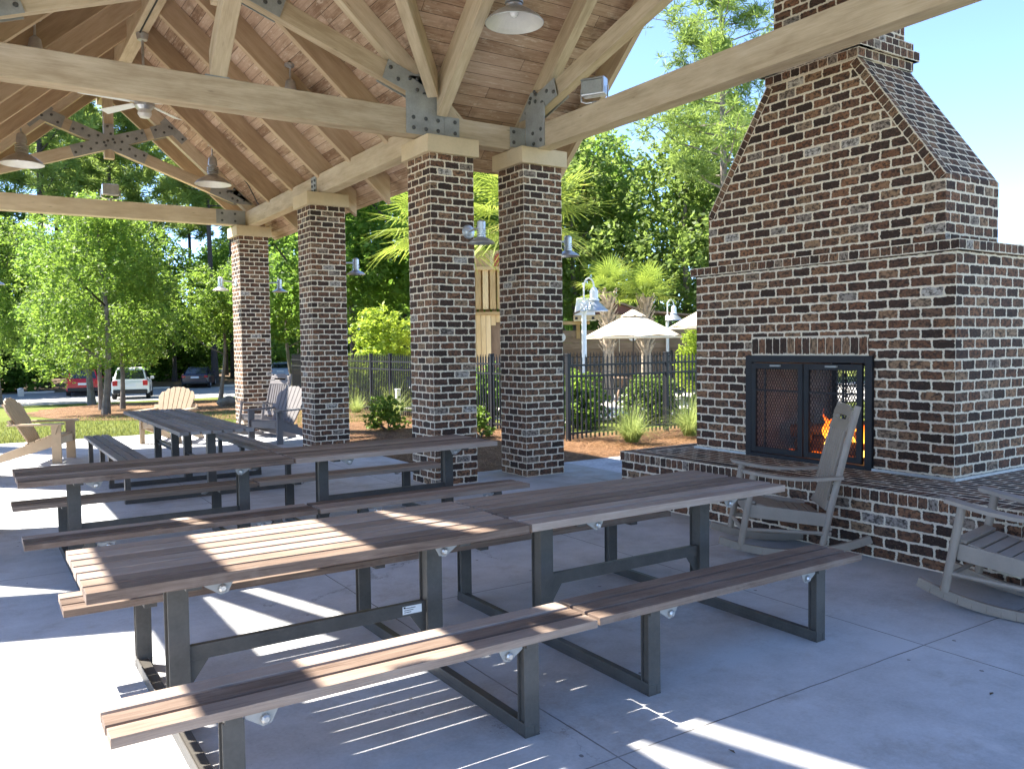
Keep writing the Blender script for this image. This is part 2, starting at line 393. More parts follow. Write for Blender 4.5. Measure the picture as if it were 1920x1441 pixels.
TAIL = flat_mat('tail_light_red', (.45, .02, .02), .2, 0, .2, 6)
PLATEW = flat_mat('plate_white', (.65, .68, .72), .5, 0, .1, 20)
BLACKP = flat_mat('black_plastic', (.025, .025, .027), .6, 0, .2, 9)
LOG = flat_mat('charred_log', (.22, .115, .065), .95, 0, .6, 14, .8)
FIRE = emis_mat('flame', [(0, (1, .55, .10)), (.35, (1, .36, .03)), (.7, (1, .14, .01)), (1, (.5, .04, 0))], 1.1)
EMBER = emis_mat('ember', [(0, (1, .3, .03)), (.6, (1, .15, .01)), (1, (.4, .03, 0))], .3)
def car_paint(n, c): return flat_mat(n, c, .18, 0, .04, 2, spec=.6)

# ------------------------------------------------------------------ terrain
ZK = [(-40, -.05), (18, -.05), (30, -.40), (43, -.83), (55, -1.03), (74, -.5), (110, 0), (190, 0), (420, 2)]
def zg(y):
    return float(np.interp(y, [a for a, b in ZK], [b for a, b in ZK]))
def sheet(name, poly_rows, mat, dz, label=None, kind='structure'):
    """rows [(y,x0,x1)] sorted by y; follows the terrain"""
    ys = sorted(set([r[0] for r in poly_rows] + [k[0] for k in ZK if poly_rows[0][0] < k[0] < poly_rows[-1][0]]))
    b = MB(); P = []
    for y in ys:
        x0 = float(np.interp(y, [r[0] for r in poly_rows], [r[1] for r in poly_rows])); x1 = float(np.interp(y, [r[0] for r in poly_rows], [r[2] for r in poly_rows]))
        P.append(((x0, y, zg(y) + dz), (x1, y, zg(y) + dz)))
    for a, c in zip(P, P[1:]): b.face([a[0], a[1], c[1], c[0]])
    return tag(b.build(name, mat), label, None, None, kind)
sheet('ground', [(-40, -260, 420), (420, -260, 420)], LAWN, 0, 'green mown lawn beyond the patio')
sheet('forest_floor', [(59.5, -60, 130), (79, -60, 130)], DIRT, .008, 'brown leaf litter under the far trees')
sheet('parking_lot', [(44.6, -60, 9), (45.4, -60, 14), (48, -60, 60), (59.2, -60, 60)], ASPH, .012, 'pale asphalt parking lot behind the trees')
sheet('drive', [(81, -60, 90), (86, -60, 90)], ASPH, .012, 'far pale drive in the woods')
def blob(cx, cy, rx, ry, n=40, seed=1):
    q = random.Random(seed); return [(cx + rx * math.cos(2 * PI * k / n) * (1 + .10 * q.uniform(-1, 1)), cy + ry * math.sin(2 * PI * k / n) * (1 + .10 * q.uniform(-1, 1))) for k in range(n)]
def rows_blob(cx, cy, rx, ry, seed=1):
    q = random.Random(seed); out = []
    for k in range(25):
        t = -1 + 2 * k / 24; w = rx * math.sqrt(max(0, 1 - t * t)); out.append((cy + t * ry, cx - w * q.uniform(.92, 1.06) - .01, cx + w * q.uniform(.92, 1.06) + .01))
    return out
sheet('mulch_bed', rows_blob(7.2, 32.0, 5.6, 10.8, 3), STRAW, .012, 'tan pine straw bed round the young trees')
sheet('mulch', [(9.2, 5.2, 13.5), (12.3, 5.2, 14.5), (12.31, 5.2, 9.6), (17.2, 5.2, 9.6), (24, 6.0, 10.0)], STRAW, .026, 'brown pine straw between the columns and the fence')
sheet('pool_deck', [(14.2, 9.9, 40), (23, 10.6, 40)], PAVE, .03, 'pale paving of the play area beyond the fence')
b = MB()
b.box(-9, 5.18, -6, 17.45, -.14, 0); tag(b.build('patio', CONC), 'pale jointed concrete patio slab', None, None, 'structure')
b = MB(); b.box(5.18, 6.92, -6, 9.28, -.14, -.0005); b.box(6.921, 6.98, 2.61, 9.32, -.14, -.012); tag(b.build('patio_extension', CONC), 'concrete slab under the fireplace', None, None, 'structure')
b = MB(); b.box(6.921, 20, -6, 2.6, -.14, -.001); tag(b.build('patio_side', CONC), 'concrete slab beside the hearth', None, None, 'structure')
sheet('gravel_strip', [(6.5, 6.97, 9.4), (9.2, 6.97, 8.9), (9.4, 6.97, 8.3)], GRAV, .034, 'strip of pale gravel beside the hearth')

# ------------------------------------------------------------------ pavilion
CX, A = 2.28, 2.53              # main ridge, half span
YN, YS = 8.87, 2.30; YC, B_ = (YN + YS) / 2, (YN - YS) / 2
XE, XW = 6.07, -1.2
S = .9; ZD = 4.64               # pitch, deck underside over the plates
pav = thing('pavilion', 'open timber pavilion with gabled plank roof on brick columns', 'pavilion', (CX, YN, 0))
def PB(mb, name, mat, bevel=0, parent=None):
    o = mb.build(name, mat, parent or pav, bevel)
    if parent is None: o.location = (-CX, -YN, 0)
    return o
zM = lambda x: ZD + S * (A - abs(x - CX)); zC = lambda y: ZD + S * (B_ - abs(y - YC))
def column(x, y, du):
    b = MB(); b.brickbox(x - .29, x + .29, y - .29, y + .29, -.1, 3.88, du, top=False, z00=0)
    o = PB(b, 'column', BRICK)
    c = MB()
    for sx in (-1, 1):
        c.box(x - .345, x + .345, y + sx * .1725 - .1715, y + sx * .1725 + .1715, 3.88, 4.08)
    cap = c.build('cap', CAP, o, .006)
for i, (x, y) in enumerate([(4.81, YN + .02), (4.81, 12.93), (4.81, 17.0), (XE, YN - .04), (2 * CX - 4.81, YN), (2 * CX - 4.81, 12.93), (2 * CX - 4.74, 17.0), (XW, YN), (XW, YS - .05), (XE, YS - .12)]):
    column(x, y, i * 3.0)
def beam(name, x0, x1, y0, y1, z0, z1, mat=BEAM):
    b = MB(); b.box(x0, x1, y0, y1, z0, z1); return PB(b, name, mat, .008)
for xp in (4.81, 2 * CX - 4.81):
    beam('plate_beam', xp - .10, xp + .10, YN + .11, 12.92, 4.082, 4.385); beam('plate_beam', xp - .10, xp + .10, 12.94, 17.25, 4.08, 4.38)
for yt in (YN, 16.98): beam('tie_beam', 2 * CX - 4.80, 4.80, yt - .1, yt + .1, 4.10, 4.40)
beam('tie_beam', 4.803, XE - .1, YN - .09, YN + .11, 4.09, 4.375); beam('tie_beam', XW + .1, 2 * CX - 4.803, YN - .1, YN + .1, 4.09, 4.39)
for xe, zl_ in ((XE, 4.065), (XW, 3.93)): beam('tie_beam', xe - .1, xe + .1, YS + (0 if xe > 0 else .3), YN + (.12 if xe > 0 else -.3), zl_, 4.36)
beam('plate_beam', XW + .1, XE - .1, YS - .1, YS + .1, 4.08, 4.38); beam('plate_beam', 2 * CX - 4.91, 2 * CX - 4.71, YS + .11, YN - .11, 4.085, 4.385)

def deck(name, poly, zf, u_axis):
    b = MB(); t = .14
    P = [Vector((x, y, zf(x, y))) for x, y in poly]
    nn = (P[1] - P[0]).cross(P[2] - P[0])
    if nn.z > 0: P = P[::-1]
    k = math.sqrt(1 + S * S)
    def uv(p): return (p.y, (p.x - CX) * k) if u_axis == 1 else (p.x, (p.y - YC) * k)
    b.face(P, [uv(p) for p in P]); Q = [p + Vector((0, 0, t)) for p in P]; b.face(Q[::-1], [uv(p) for p in Q[::-1]])
    n = len(P)
    for i in range(n): j = (i + 1) % n; b.face([P[i], Q[i], Q[j], P[j]], [(0, 0), (0, .1), (1, .1), (1, 0)])
    return PB(b, name, BOARD)
EV = .75
ym = lambda x: YN + .0 - (A - abs(x - CX))
xr = CX + A + EV; xl = CX - A - EV
deck('roof_deck', [(CX, ym(CX)), (xr, YN + EV), (xr, 17.75), (CX, 17.75)], lambda x, y: zM(x), 1)
deck('roof_deck', [(CX, ym(CX)), (xl, YN + EV), (xl, 17.75), (CX, 17.75)], lambda x, y: zM(x), 1)
for ya, yb in ((7.5, 8.5), (9.32, 10.98)): deck('roof_deck', [(xl - .004, ya), (xl - .004, yb), (xl - .98, yb), (xl - .98, ya)], lambda x, y: zM(x), 1)  # two unseen strips added past the west eave to cast shade bands on the floor
XR, XL = XE + .83, XW + .16
deck('roof_deck', [(XL, YC), (XR, YC), (XR, YN + EV), (xr, YN + EV), (CX, ym(CX)), (xl, YN + EV), (XL, YN + EV)], lambda x, y: zC(y), 0)
deck('roof_deck', [(XL, YC), (XR, YC), (XR, YS - EV), (XL, YS - EV)], lambda x, y: zC(y), 0)

def sloped(pts_bottom, side_dir, w, depth, mat, name, bevel=.006):
    """rafter: bottom edge p0-p1 (Vector), width w along side_dir, vertical depth"""
    p0, p1 = Vector(pts_bottom[0]), Vector(pts_bottom[1]); sd = Vector(side_dir) * w / 2
    b = MB(); d = Vector((0, 0, depth)); L = (p1 - p0).length; o = rnd.random() * 30; r = rnd.random()
    c0, c1, c2, c3 = p0 - sd, p0 + sd, p1 + sd, p1 - sd
    def f(pts, uv): b.face(pts, uv, r)
    f([c0, c1, c2, c3], [(o, 0), (o, w), (o + L, w), (o + L, 0)])
    f([c3 + d, c2 + d, c1 + d, c0 + d], [(o + L, 0), (o + L, w), (o, w), (o, 0)])
    f([c0, c3, c3 + d, c0 + d], [(o, .5), (o + L, .5), (o + L, .5 + depth), (o, .5 + depth)])
    f([c1, c1 + d, c2 + d, c2], [(o, 1), (o, 1 + depth), (o + L, 1 + depth), (o + L, 1)])
    f([c0, c0 + d, c1 + d, c1], None); f([c3, c2, c2 + d, c3 + d], None)
    return PB(b, name, mat, bevel)
RD = .405
def xraft(y, sgn, w=.10, x_out=.52, depth=RD, mat=RAFT, name='rafter', cut=0):
    """main-roof rafter at y on side sgn"""
    za = lambda x: zM(x) - depth + .003
    xo = CX + sgn * (A + x_out); xi = CX + sgn * (.05 + cut)
    return sloped([(xo, y, za(xo)), (xi, y, za(xi))], (0, 1, 0), w, depth, mat, name)
for y in (10.17, 11.46, 12.75, 14.04, 15.33): xraft(y, 1); xraft(y, -1)
xraft(17.6, 1, .08); xraft(17.6, -1, .08)
def yraft(x, sgn, w=.10, out=.5, depth=RD, cut=0.05, mat=RAFT, name='rafter', zoff=0):
    za = lambda y: zC(y) - depth + .003 + zoff
    yo = YC + sgn * (B_ + out); yi = YC + sgn * cut
    return sloped([(x, yo, za(yo)), (x, yi, za(yi))], (1, 0, 0), w, depth, mat, name)
yraft(4.76, 1, .14, -.14, .42, mat=BEAM); yraft(-.2, 1, .14, -.14, .42, mat=BEAM)
for x in (-.2, 1.0, 3.5, 4.76): yraft(x, -1)
for x in (XR - .06,):
    yraft(x, 1, .08); yraft(x, -1, .08)
sloped([(CX - .06, YN - .06, 4.40), (CX - .06, 6.5, 4.40 + .9 * (YN - .06 - 6.5))], (1, 0, 0), .17, .26, BEAM, 'strut')
# valley rafters
for sgn in (1, -1):
    p0 = Vector((CX + sgn * (A - .20), YN - .20, 4.53)); p1 = Vector((CX + sgn * .05, YN - A + .05, 4.53 + S * (A - .25)))
    sloped([p0, p1], Vector((1, -sgn, 0)).normalized(), .13, .30, BEAM, 'valley_rafter')
b = MB(); b.box(CX - .10, CX + .10, 6.3, 17.7, zM(CX) - .60, zM(CX) - .10); PB(b, 'ridge_beam', BEAM, .006)
b = MB(); b.box(XL + .1, XR - .1, YC - .09, YC + .09, zC(YC) - .62, zC(YC) - .12); PB(b, 'ridge_beam', BEAM, .006)

# trusses -----------------------------------------------------------
def truss(axis, pos, c0, half, zbase, face_sgn, plate_sides=(1,)):
    """axis 0: truss in the XZ plane at y=pos; axis 1: in the YZ plane at x=pos"""
    P = (lambda t, z, o=0: Vector((c0 + t, pos + o, z))) if axis == 0 else (lambda t, z, o=0: Vector((pos + o, c0 + t, z)))
    up = Vector((0, 0, 1)); sd = (0, 1, 0) if axis == 0 else (1, 0, 0)
    top = lambda t: ZD + S * (half - abs(t))
    sl = .36 * 2.53 / half
    for g in (1, -1):
        d = .30
        sloped([P(g * (half + .3), top(half + .3) - d), P(g * .09, top(.09) - d)], sd, .14, d - .003, BEAM, 'top_chord')
        if axis == 1 and pos < 0: continue
        t1 = g * (half - .30); t2 = -g * half * .43; zl = lambda t: zbase + .14 + sl * abs(t1 - t)
        sloped([P(t1, zl(t1)), P(t2, min(zl(t2), 99))], sd, .125 if g > 0 else .115, .22, BEAM, 'scissor_brace')
    zx = zbase + .14 + sl * abs(half - .30)
    b = MB(); k = P(0, 0); w = .085
    if axis == 0: b.box(c0 - w, c0 + w, pos - .075, pos + .075, zx - .17, top(0) - .25)
    else: b.box(pos - .075, pos + .075, c0 - w, c0 + w, zx - .17, top(0) - .25)
    PB(b, 'king_post', BEAM, .006)
    if axis == 1 and pos < 0: return
    # steel plates and bolts on both faces
    for fs in (1, -1):
        o = fs * .080; th = fs * .008
        dv = Vector((0, th, 0)) if axis == 0 else Vector((th, 0, 0))
        nb_ = [MB(), MB()]
        def done():
            pl = PB(nb_[0], 'gusset_plate', PLATE); nb_[1].build('bolt', BOLT, pl); nb_[0], nb_[1] = MB(), MB()
        def bolt(p): nb_[1].lathe(p + dv, [(.024, 0), (.024, .007), (.016, .016), (0.001, .017)], 8, dv)
        def arm(t0, z0, t1, z1, w, nb, e):
            a, c = P(t0, z0, o + e * fs), P(t1, z1, o + e * fs); dd = (c - a).normalized(); nv = dd.cross(dv.normalized()) * w / 2
            nb_[0].prism([a - nv, c - nv, c + nv, a + nv], dv)
            for i in range(nb): bolt(a + (c - a) * ((i + .6) / nb) + nv * (.35 if i % 2 else -.35))
        zc = zx + .11
        for g in (1, -1): arm(0, zc, g * .62, zc - sl * .62, .215, 5, .0005 * (2 + g)); arm(0, zc, g * .62, zc + sl * .62, .215, 5, .0005 * (5 + g))
        arm(0, zc - .05, 0, zc + .34, .16, 3, .005); done()
        for g in (1, -1):
            tj = half * .43; zj = zbase + .25 + sl * (half - .3 + tj)
            arm(g * (tj - .35), zj - sl * .35, g * (tj + .02), zj + .01, .23, 3, .0045)
            arm(g * (tj - .12), zj + .18, g * (tj + .26), zj - .18, .25, 4, .001); done()
        for g in (1, -1):
            h = half
            poly = [(h - .30, zbase + .13), (h + .05, zbase + .13), (h - .22, top(h - .22) - .05), (h - .45, top(h - .45) - .27), (h - .28, zbase + .42)]
            nb_[0].prism([P(g * t, z, o + .003 * fs) for t, z in poly], dv)
            for t, z in ((h - .22, top(h - .22) - .12), (h - .34, top(h - .34) - .20), (h - .2, zbase + .31), (h - .12, zbase + .20), (h - .25, zbase + .19), (h - .30, zbase + .42)): bolt(P(g * t, z, o + .003 * fs))
            zl = lambda t: zbase + .14 + sl * (h - .30 - t)
            arm(g * (h - .26), zl(h - .26) + .11, g * (h - .74), zl(h - .74) + .11, .23, 4, .0022); done()
truss(0, 16.98, CX, A, 4.40, 1); truss(0, YN, CX, A, 4.40, 1)
truss(1, XE, YC, B_, 4.36, 1); truss(1, XW, YC, B_, 4.36, 1)
# beam-end plates
def plate(polys, dv, bolts, bd):
    b = MB(); bo = MB()
    for p in polys: b.prism(p, dv)
    for p in bolts: bo.lathe(Vector(p) + Vector(dv), [(.024, 0), (.024, .007), (.016, .016), (.001, .017)], 8, bd)
    o = PB(b, 'gusset_plate', PLATE); bo.build('bolt', BOLT, o)
yf = YN - .1
plate([[(4.31, yf, 4.112), (4.802, yf, 4.112), (4.802, yf, 4.58), (4.31, yf, 4.58)]], (0, -.012, 0), [(4.40 + i * .16, yf, z) for i in range(3) for z in (4.18, 4.30)], (0, -1, 0))
plate([[(4.806, yf - .001, 4.12), (5.01, yf - .001, 4.12), (5.01, yf - .001, 4.365), (4.806, yf - .001, 4.365)]], (0, -.010, 0), [(4.95, yf, 4.18), (4.95, yf, 4.31)], (0, -1, 0))
plate([[(5.74, yf - .001, 4.12), (5.966, yf - .001, 4.12), (5.966, yf - .001, 4.365), (5.74, yf - .001, 4.365)]], (0, -.010, 0), [(5.79, yf, 4.18), (5.79, yf, 4.31)], (0, -1, 0))
xf = XE - .1
plate([[(xf, 8.34, 4.08), (xf, 8.74, 4.08), (xf, 8.74, 4.60), (xf, 8.34, 4.60)]], (-.012, 0, 0), [(xf, 8.41, 4.16), (xf, 8.41, 4.29), (xf, 8.56, 4.14), (xf, 8.58, 4.27)], (-1, 0, 0))
plate([[(4.14, 16.88, 4.12), (4.70, 16.88, 4.12), (4.70, 16.88, 4.39), (4.14, 16.88, 4.39)]], (0, -.012, 0), [(x, 16.88, z) for x in (4.25, 4.5) for z in (4.18, 4.32)], (0, -1, 0))
plate([[(4.708, 12.82, 4.09), (4.708, 13.04, 4.09), (4.708, 13.04, 4.375), (4.708, 12.82, 4.375)]], (-.010, 0, 0), [(4.708, y, z) for y in (12.87, 12.99) for z in (4.15, 4.23, 4.31)], (-1, 0, 0))
plate([[(CX - .19, yf + .02, 4.40), (CX + .05, yf + .02, 4.40), (CX + .05, yf + .02, 4.42), (CX - .19, yf + .02, 4.42)]], (0, .16, 0), [], (0, 1, 0))
# conduit to the lamps
cd = MB()
pts = [(3.2, 16.05, zM(3.2) - .03), (4.35, 16.05, zM(4.35) - .03), (4.55, 16.05, 4.75), (4.68, 15.95, 4.42), (4.69, 15.9, 4.39)]
cd.tube(pts, .010, 8); PB(cd, 'conduit', BLACKP); cd = MB(); cd.tube([(CX - .02, 9.2, zM(CX) - .615), (CX - .02, 13.4, zM(CX) - .615)], .012, 8)
PB(cd, 'conduit', BLACKP)

# ------------------------------------------------------------------ lamps
def pendant_parts(root, top_z, rim_z, D, metal=GALV):
    h = top_z - rim_z
    b = MB(); b.lathe((0, 0, top_z), [(.001, .0), (.075, -.0), (.075, -.03), (.03, -.05), (.014, -.05), (.014, -(h - .30 * D / .6 - .18))], 20); b.build('stem', metal, root)
    z = rim_z; b = MB(); k = D / .6
    prof = [(.30 * k, 0), (.302 * k, .006), (.27 * k, .045 * k), (.20 * k, .10 * k), (.12 * k, .145 * k), (.085 * k, .165 * k), (.085 * k, .19 * k)]
    b.lathe((0, 0, z), prof, 36); b.build('shade', metal, root)
    b = MB(); b.lathe((0, 0, z), [(.296 * k, .001), (.26 * k, .040 * k), (.19 * k, .094 * k), (.11 * k, .139 * k), (.001, .14 * k)], 36); b.build('shade_liner', LAMPIN, root)
    b = MB()
    for i in range(3): b.lathe((0, 0, z + (.20 + .035 * i) * k), [(.05 * k, 0), (.095 * k, 0), (.095 * k, .016 * k), (.05 * k, .016 * k)], 24)
    b.lathe((0, 0, z + .19 * k), [(.055 * k, 0), (.055 * k, .13 * k), (.075 * k, .13 * k), (.075 * k, .17 * k), (.06 * k, .26 * k), (.014, .30 * k)], 20); b.build('housing', metal, root)
    b = MB(); b.lathe((0, 0, z + .055 * k), [(.001, 0), (.03 * k, .01 * k), (.045 * k, .04 * k), (.045 * k, .08 * k)], 14); b.build('bulb', GLASSB, root)
def pendant(x, y, zt, zr, D, label):
    r = thing('pendant_lamp', label, 'lamp', (x, y, 0), 0, 'barn pendant lamps under the roof'); pendant_parts(r, zt, zr, D)
pendant(4.93, 7.42, zC(7.42) - .01, 5.03, .62, 'galvanised barn pendant lamp hanging nearest, above the front picnic tables')
pendant(3.90, 16.05, zM(3.90) - .01, 4.70, .66, 'barn pendant lamp on the right roof slope before the far gable')
pendant(.84, 16.05, zM(.84) - .01, 4.74, .66, 'barn pendant lamp on the left roof slope before the far gable')
pendant(3.81, 11.3, zM(3.81) - .01, 4.83, .62, 'pendant lamp on a thin stem half hidden by the middle tie beam, right slope')
pendant(.77, 11.3, zM(.77) - .01, 4.83, .62, 'pendant lamp half hidden by the middle tie beam, left slope')
def wall_lamp(x, y, z, d, label):
    """d: unit vector away from the wall"""
    r = thing('wall_lamp', label, 'lamp', (x, y, z), math.atan2(d[1], d[0]), 'barn wall lamps on the brick columns')
    b = MB(); b.lathe((0, 0, 0), [(.001, .03), (.03, .03), (.05, .022), (.075, .018), (.085, 0)], 24, (1, 0, 0)); b.build('mounting_plate', GALV, r)
    b = MB(); b.tube([(.02, 0, 0), (.14, 0, .015), (.27, 0, .02)], .013, 8); b.build('arm', GALV, r)
    b = MB(); q = (.30, 0, -.17)
    b.lathe(q, [(.155, 0), (.157, .005), (.13, .03), (.085, .055), (.05, .075), (.05, .09)], 28); b.lathe(q, [(.15, .001), (.12, .026), (.07, .05), (.001, .055)], 28); b.build('shade', GALV, r)
    b = MB()
    for i in range(3): b.lathe((.30, 0, -.075 + .024 * i), [(.03, 0), (.055, 0), (.055, .010), (.03, .010)], 20)
    b.lathe((.30, 0, -.08), [(.034, 0), (.034, .075), (.05, .075), (.05, .16), (.03, .18), (.001, .182)], 20); b.build('housing', GALV, r)
wall_lamp(5.02, YN - .27, 3.0, (0, -1), 'galvanised barn wall lamp facing the tables on the third brick column')
wall_lamp(XE + .29, YN - .06, 2.98, (1, 0), 'wall lamp on the outer side of the brick column nearest the fireplace')
wall_lamp(5.10, 12.95, 3.02, (1, 0), 'wall lamp on the right side of the second brick column')
wall_lamp(5.10, 17.0, 2.98, (1, 0), 'wall lamp on the right side of the farthest brick column')
wall_lamp(4.52, 17.0, 2.98, (-1, 0), 'wall lamp on the left side of the farthest brick column')
wall_lamp(2 * CX - 4.45, 17.0, 2.98, (1, 0), 'wall lamp cut off by the left picture edge')
def flood(x, y, z, rz, label):
    r = thing('floodlight', label, 'floodlight', (x, y, z), rz, 'floodlights on the tie beams')
    b = MB(); b.box(-.14, .14, -.07, .07, .10, .30); b.build('housing', GALV, r, .015)
    b = MB(); b.box(-.12, .12, -.085, -.068, .12, .26); b.box(-.13, .13, -.10, -.07, .265, .275); b.build('lens', PLATE, r)
    b = MB(); b.tube([(-.16, 0, .2), (-.16, 0, .06), (-.1, 0, .035), (.1, 0, .035), (.16, 0, .06), (.16, 0, .2)], .011, 8); b.tube([(0, 0, -.01), (0, 0, .04)], .03, 10); b.build('bracket', GALV, r)
flood(XE - .02, 7.48, 4.36, R(-60), 'grey floodlight on top of the beam leading to the fireplace')
flood(CX + .0, 16.98, 4.41, R(180), 'small grey floodlight on the far gable tie beam under the king post')
# ceiling fan
f = thing('ceiling_fan', 'ceiling fan with pale blades hanging from the ridge', 'fan', (CX + .02, 13.4, 0))
b = MB(); b.lathe((0, 0, zM(CX) - .61), [(.001, 0), (.09, 0), (.07, -.09), (.018, -.1), (.018, -.95)], 16); b.build('downrod', GALV, f)
b = MB(); b.lathe((0, 0, 5.20), [(.001, 0), (.09, .0), (.14, .05), (.14, .14), (.06, .2), (.02, .22)], 24); b.build('motor', GALV, f)
b = MB(); b.lathe((0, 0, 5.08), [(.001, 0), (.07, .01), (.10, .06), (.09, .12)], 20); b.build('light_bowl', LAMPIN, f)
for k in range(5):
    a = R(-24 + 72 * k); d = Vector((math.cos(a), math.sin(a), 0)); n = Vector((-d.y, d.x, 0)); b = MB()
    z = Vector((0, 0, 5.30)); w0, w1 = n * .05 + Vector((0, 0, .012)), n * .075 + Vector((0, 0, .02))
    b.prism([z + d * .2 - w0, z + d * .9 - w1, z + d * .9 + w1, z + d * .2 + w0], (0, 0, .008)); b.bar(z + d * .1, z + d * .26, .03, .012); b.build('blade', WHITE, f)

# ------------------------------------------------------------------ fireplace
fp = thing('outdoor_fireplace', 'tall brown brick outdoor fireplace with tapering chimney and raised hearth', 'fireplace', (6.5, 4.95, 0))
def FB(mb, name, mat, parent=None, bevel=0):
    o = mb.build(name, mat, parent or fp, bevel)
    if parent is None: o.location = (-6.5, -4.95, 0)
    return o
BW, BH = .1933, .0845
hx0, hx1, hy0, hy1 = 5.68, 8.35, 2.66, 6.64
b = MB()
b.brickbox(hx0 + .012, hx1, hy0 + .012, hy1 - .012, -.1, .425, top=False, z00=.425 - 5 * BH)
h = FB(b, 'hearth', BRICK)
b = MB()   # rowlock edge course: one brick cell per .075
def rowlock(b, p0, p1, wv, z0, z1, pitch=.076):
    p0, p1, wv = Vector(p0), Vector(p1), Vector(wv); n = (p1 - p0).length / pitch; o = rnd.randint(0, 50) * 2
    up = Vector((0, 0, 1))
    a, c = p0 + up * z0, p1 + up * z0; A2, C2 = p0 + up * z1, p1 + up * z1
    b.face([a, c, C2, A2], [(o, 0), (o + n, 0), (o + n, 1), (o, 1)])
    b.face([A2, C2, C2 + wv, A2 + wv], [(o, 0), (o + n, 0), (o + n, 1), (o, 1)])
    b.face([c, a, a + wv, c + wv], [(o + n, 0), (o, 0), (o, 1), (o + n, 1)])
rowlock(b, (hx0, hy1, 0), (hx0, hy0, 0), (.2, 0, 0), .425, .524)
rowlock(b, (hx0 + .2, hy0, 0), (hx1, hy0, 0), (0, .2, 0), .425, .524)
rowlock(b, (hx1, hy1, 0), (hx0 + .2, hy1, 0), (0, -.2, 0), .425, .524)
b.face([(hx0, hy0 + .0, .425), (hx0, hy0, .524), (hx0 + .2, hy0, .524), (hx0 + .2, hy0, .425)][::-1], [(0, 0), (0, 1), (1, 1), (1, 0)][::-1])
b.face([(hx0, hy1, .425), (hx0 + .2, hy1, .425), (hx0 + .2, hy1, .524), (hx0, hy1, .524)][::-1], [(0, 0), (1, 0), (1, 1), (0, 1)][::-1])
b.face([(hx0 + .2, hy0 + .2, .5235), (hx1, hy0 + .2, .5235), (hx1, hy1 - .2, .5235), (hx0 + .2, hy1 - .2, .5235)], [(0, 0), (0, (hx1 - hx0) / .1), ((hy1 - hy0) / BW, (hx1 - hx0) / .1), ((hy1 - hy0) / BW, 0)])
FB(b, 'edge_course', BRICK, h)
fx0, fx1, fy0, fy1 = 6.50, 7.78, 3.56, 6.34
oy0, oy1, oz0, oz1 = 4.30, 5.60, .525, 1.50
b = MB()
Z0 = .47
b.brickbox(fx0, fx1, fy0, oy0, Z0, oz1, 0, top=False, z00=Z0); b.brickbox(fx0, fx1, oy1, fy1, Z0, oz1, 7, top=False, z00=Z0)
# keep bond continuous across the front: rebuild the wall over the opening
v = lambda z: (z - Z0) / BH
b.brickbox(fx0, fx1, fy0, fy1, oz1 + .0, 2.345, 0, bottom=True, z00=Z0)
body = FB(b, 'firebox_wall', BRICK)
b = MB(); zs0, zs1 = 1.512, 1.695
n = (5.59 - 4.31) / .0845
b.prism([(fx0 - .003, 4.31, zs0), (fx0 - .003, 5.59, zs0), (fx0 - .003, 5.59, zs1), (fx0 - .003, 4.31, zs1)], (.002, 0, 0))
b.uv[0] = [(0, 0)] * 4; b.uv[1] = [(0, 0)] * 4
b = MB(); b.face([(fx0 - .004, 5.59, zs0), (fx0 - .004, 4.31, zs0), (fx0 - .004, 4.31, zs1), (fx0 - .004, 5.59, zs1)], [(0, 100), (n, 100), (n, 101), (0, 101)])
FB(b, 'lintel_course', BRICK, body)
b = MB()  # lining of the see-through firebox
e = .012
b.box(fx0 + .03, fx1 - .03, oy0 - .05, oy0 + .03, oz0 - .02, oz1); b.box(fx0 + .03, fx1 - .03, oy1 - .03, oy1 + .05, oz0 - .02, oz1)
b.box(fx0 + .03, fx1 - .03, oy0 + .031, oy1 - .031, oz0 - .05, oz0 + .012); b.box(fx0 + .03, fx1 - .03, oy0 + .031, oy1 - .031, oz1 - .03, oz1 + .02)
FB(b, 'firebox_lining', FIREBRICK, body)
b = MB()   # corbelled ledge course of rowlocks
L0, L1 = 2.347, 2.43; ov = .045
def ring(b, x0, x1, y0, y1, z0, z1, pitch=.10):
    rowlock(b, (x0, y1, 0), (x0, y0, 0), (.22, 0, 0), z0, z1, pitch); rowlock(b, (x0, y0, 0), (x1, y0, 0), (0, .22, 0), z0, z1, pitch)
    rowlock(b, (x1, y0, 0), (x1, y1, 0), (-.22, 0, 0), z0, z1, pitch); rowlock(b, (x1, y1, 0), (x0, y1, 0), (0, -.22, 0), z0, z1, pitch)
    b.face([(x0 + .2, y0 + .2, z1 - .002), (x1 - .2, y0 + .2, z1 - .002), (x1 - .2, y1 - .2, z1 - .002), (x0 + .2, y1 - .2, z1 - .002)], [(0, 0), (6, 0), (6, 9), (0, 9)])
    b.face([(x0, y0, z0 + .001), (x0, y1, z0 + .001), (x1, y1, z0 + .001), (x1, y0, z0 + .001)], [(0, 0), (6, 0), (6, 9), (0, 9)])
ring(b, fx0 - ov, fx1 + ov, fy0 - ov, fy1 + ov, L0, L1); FB(b, 'ledge_course', BRICK)
ux0, ux1, uy0, uy1 = 6.55, 7.36, 3.68, 6.21; sz, tz = 2.965, 4.11; ty0, ty1 = 4.48, 5.45
b = MB()
zz0 = 2.425
F = [(uy1, zz0), (uy0, zz0), (uy0, sz), (ty0, tz), (ty1, tz), (uy1, sz)]
uvF = [(-y / BW, (z - Z0) / BH) for y, z in F]
b.face([(ux0, y, z) for y, z in F], uvF); b.face([(ux1, y, z) for y, z in F][::-1], uvF[::-1])
D = (ux1 - ux0) / .145
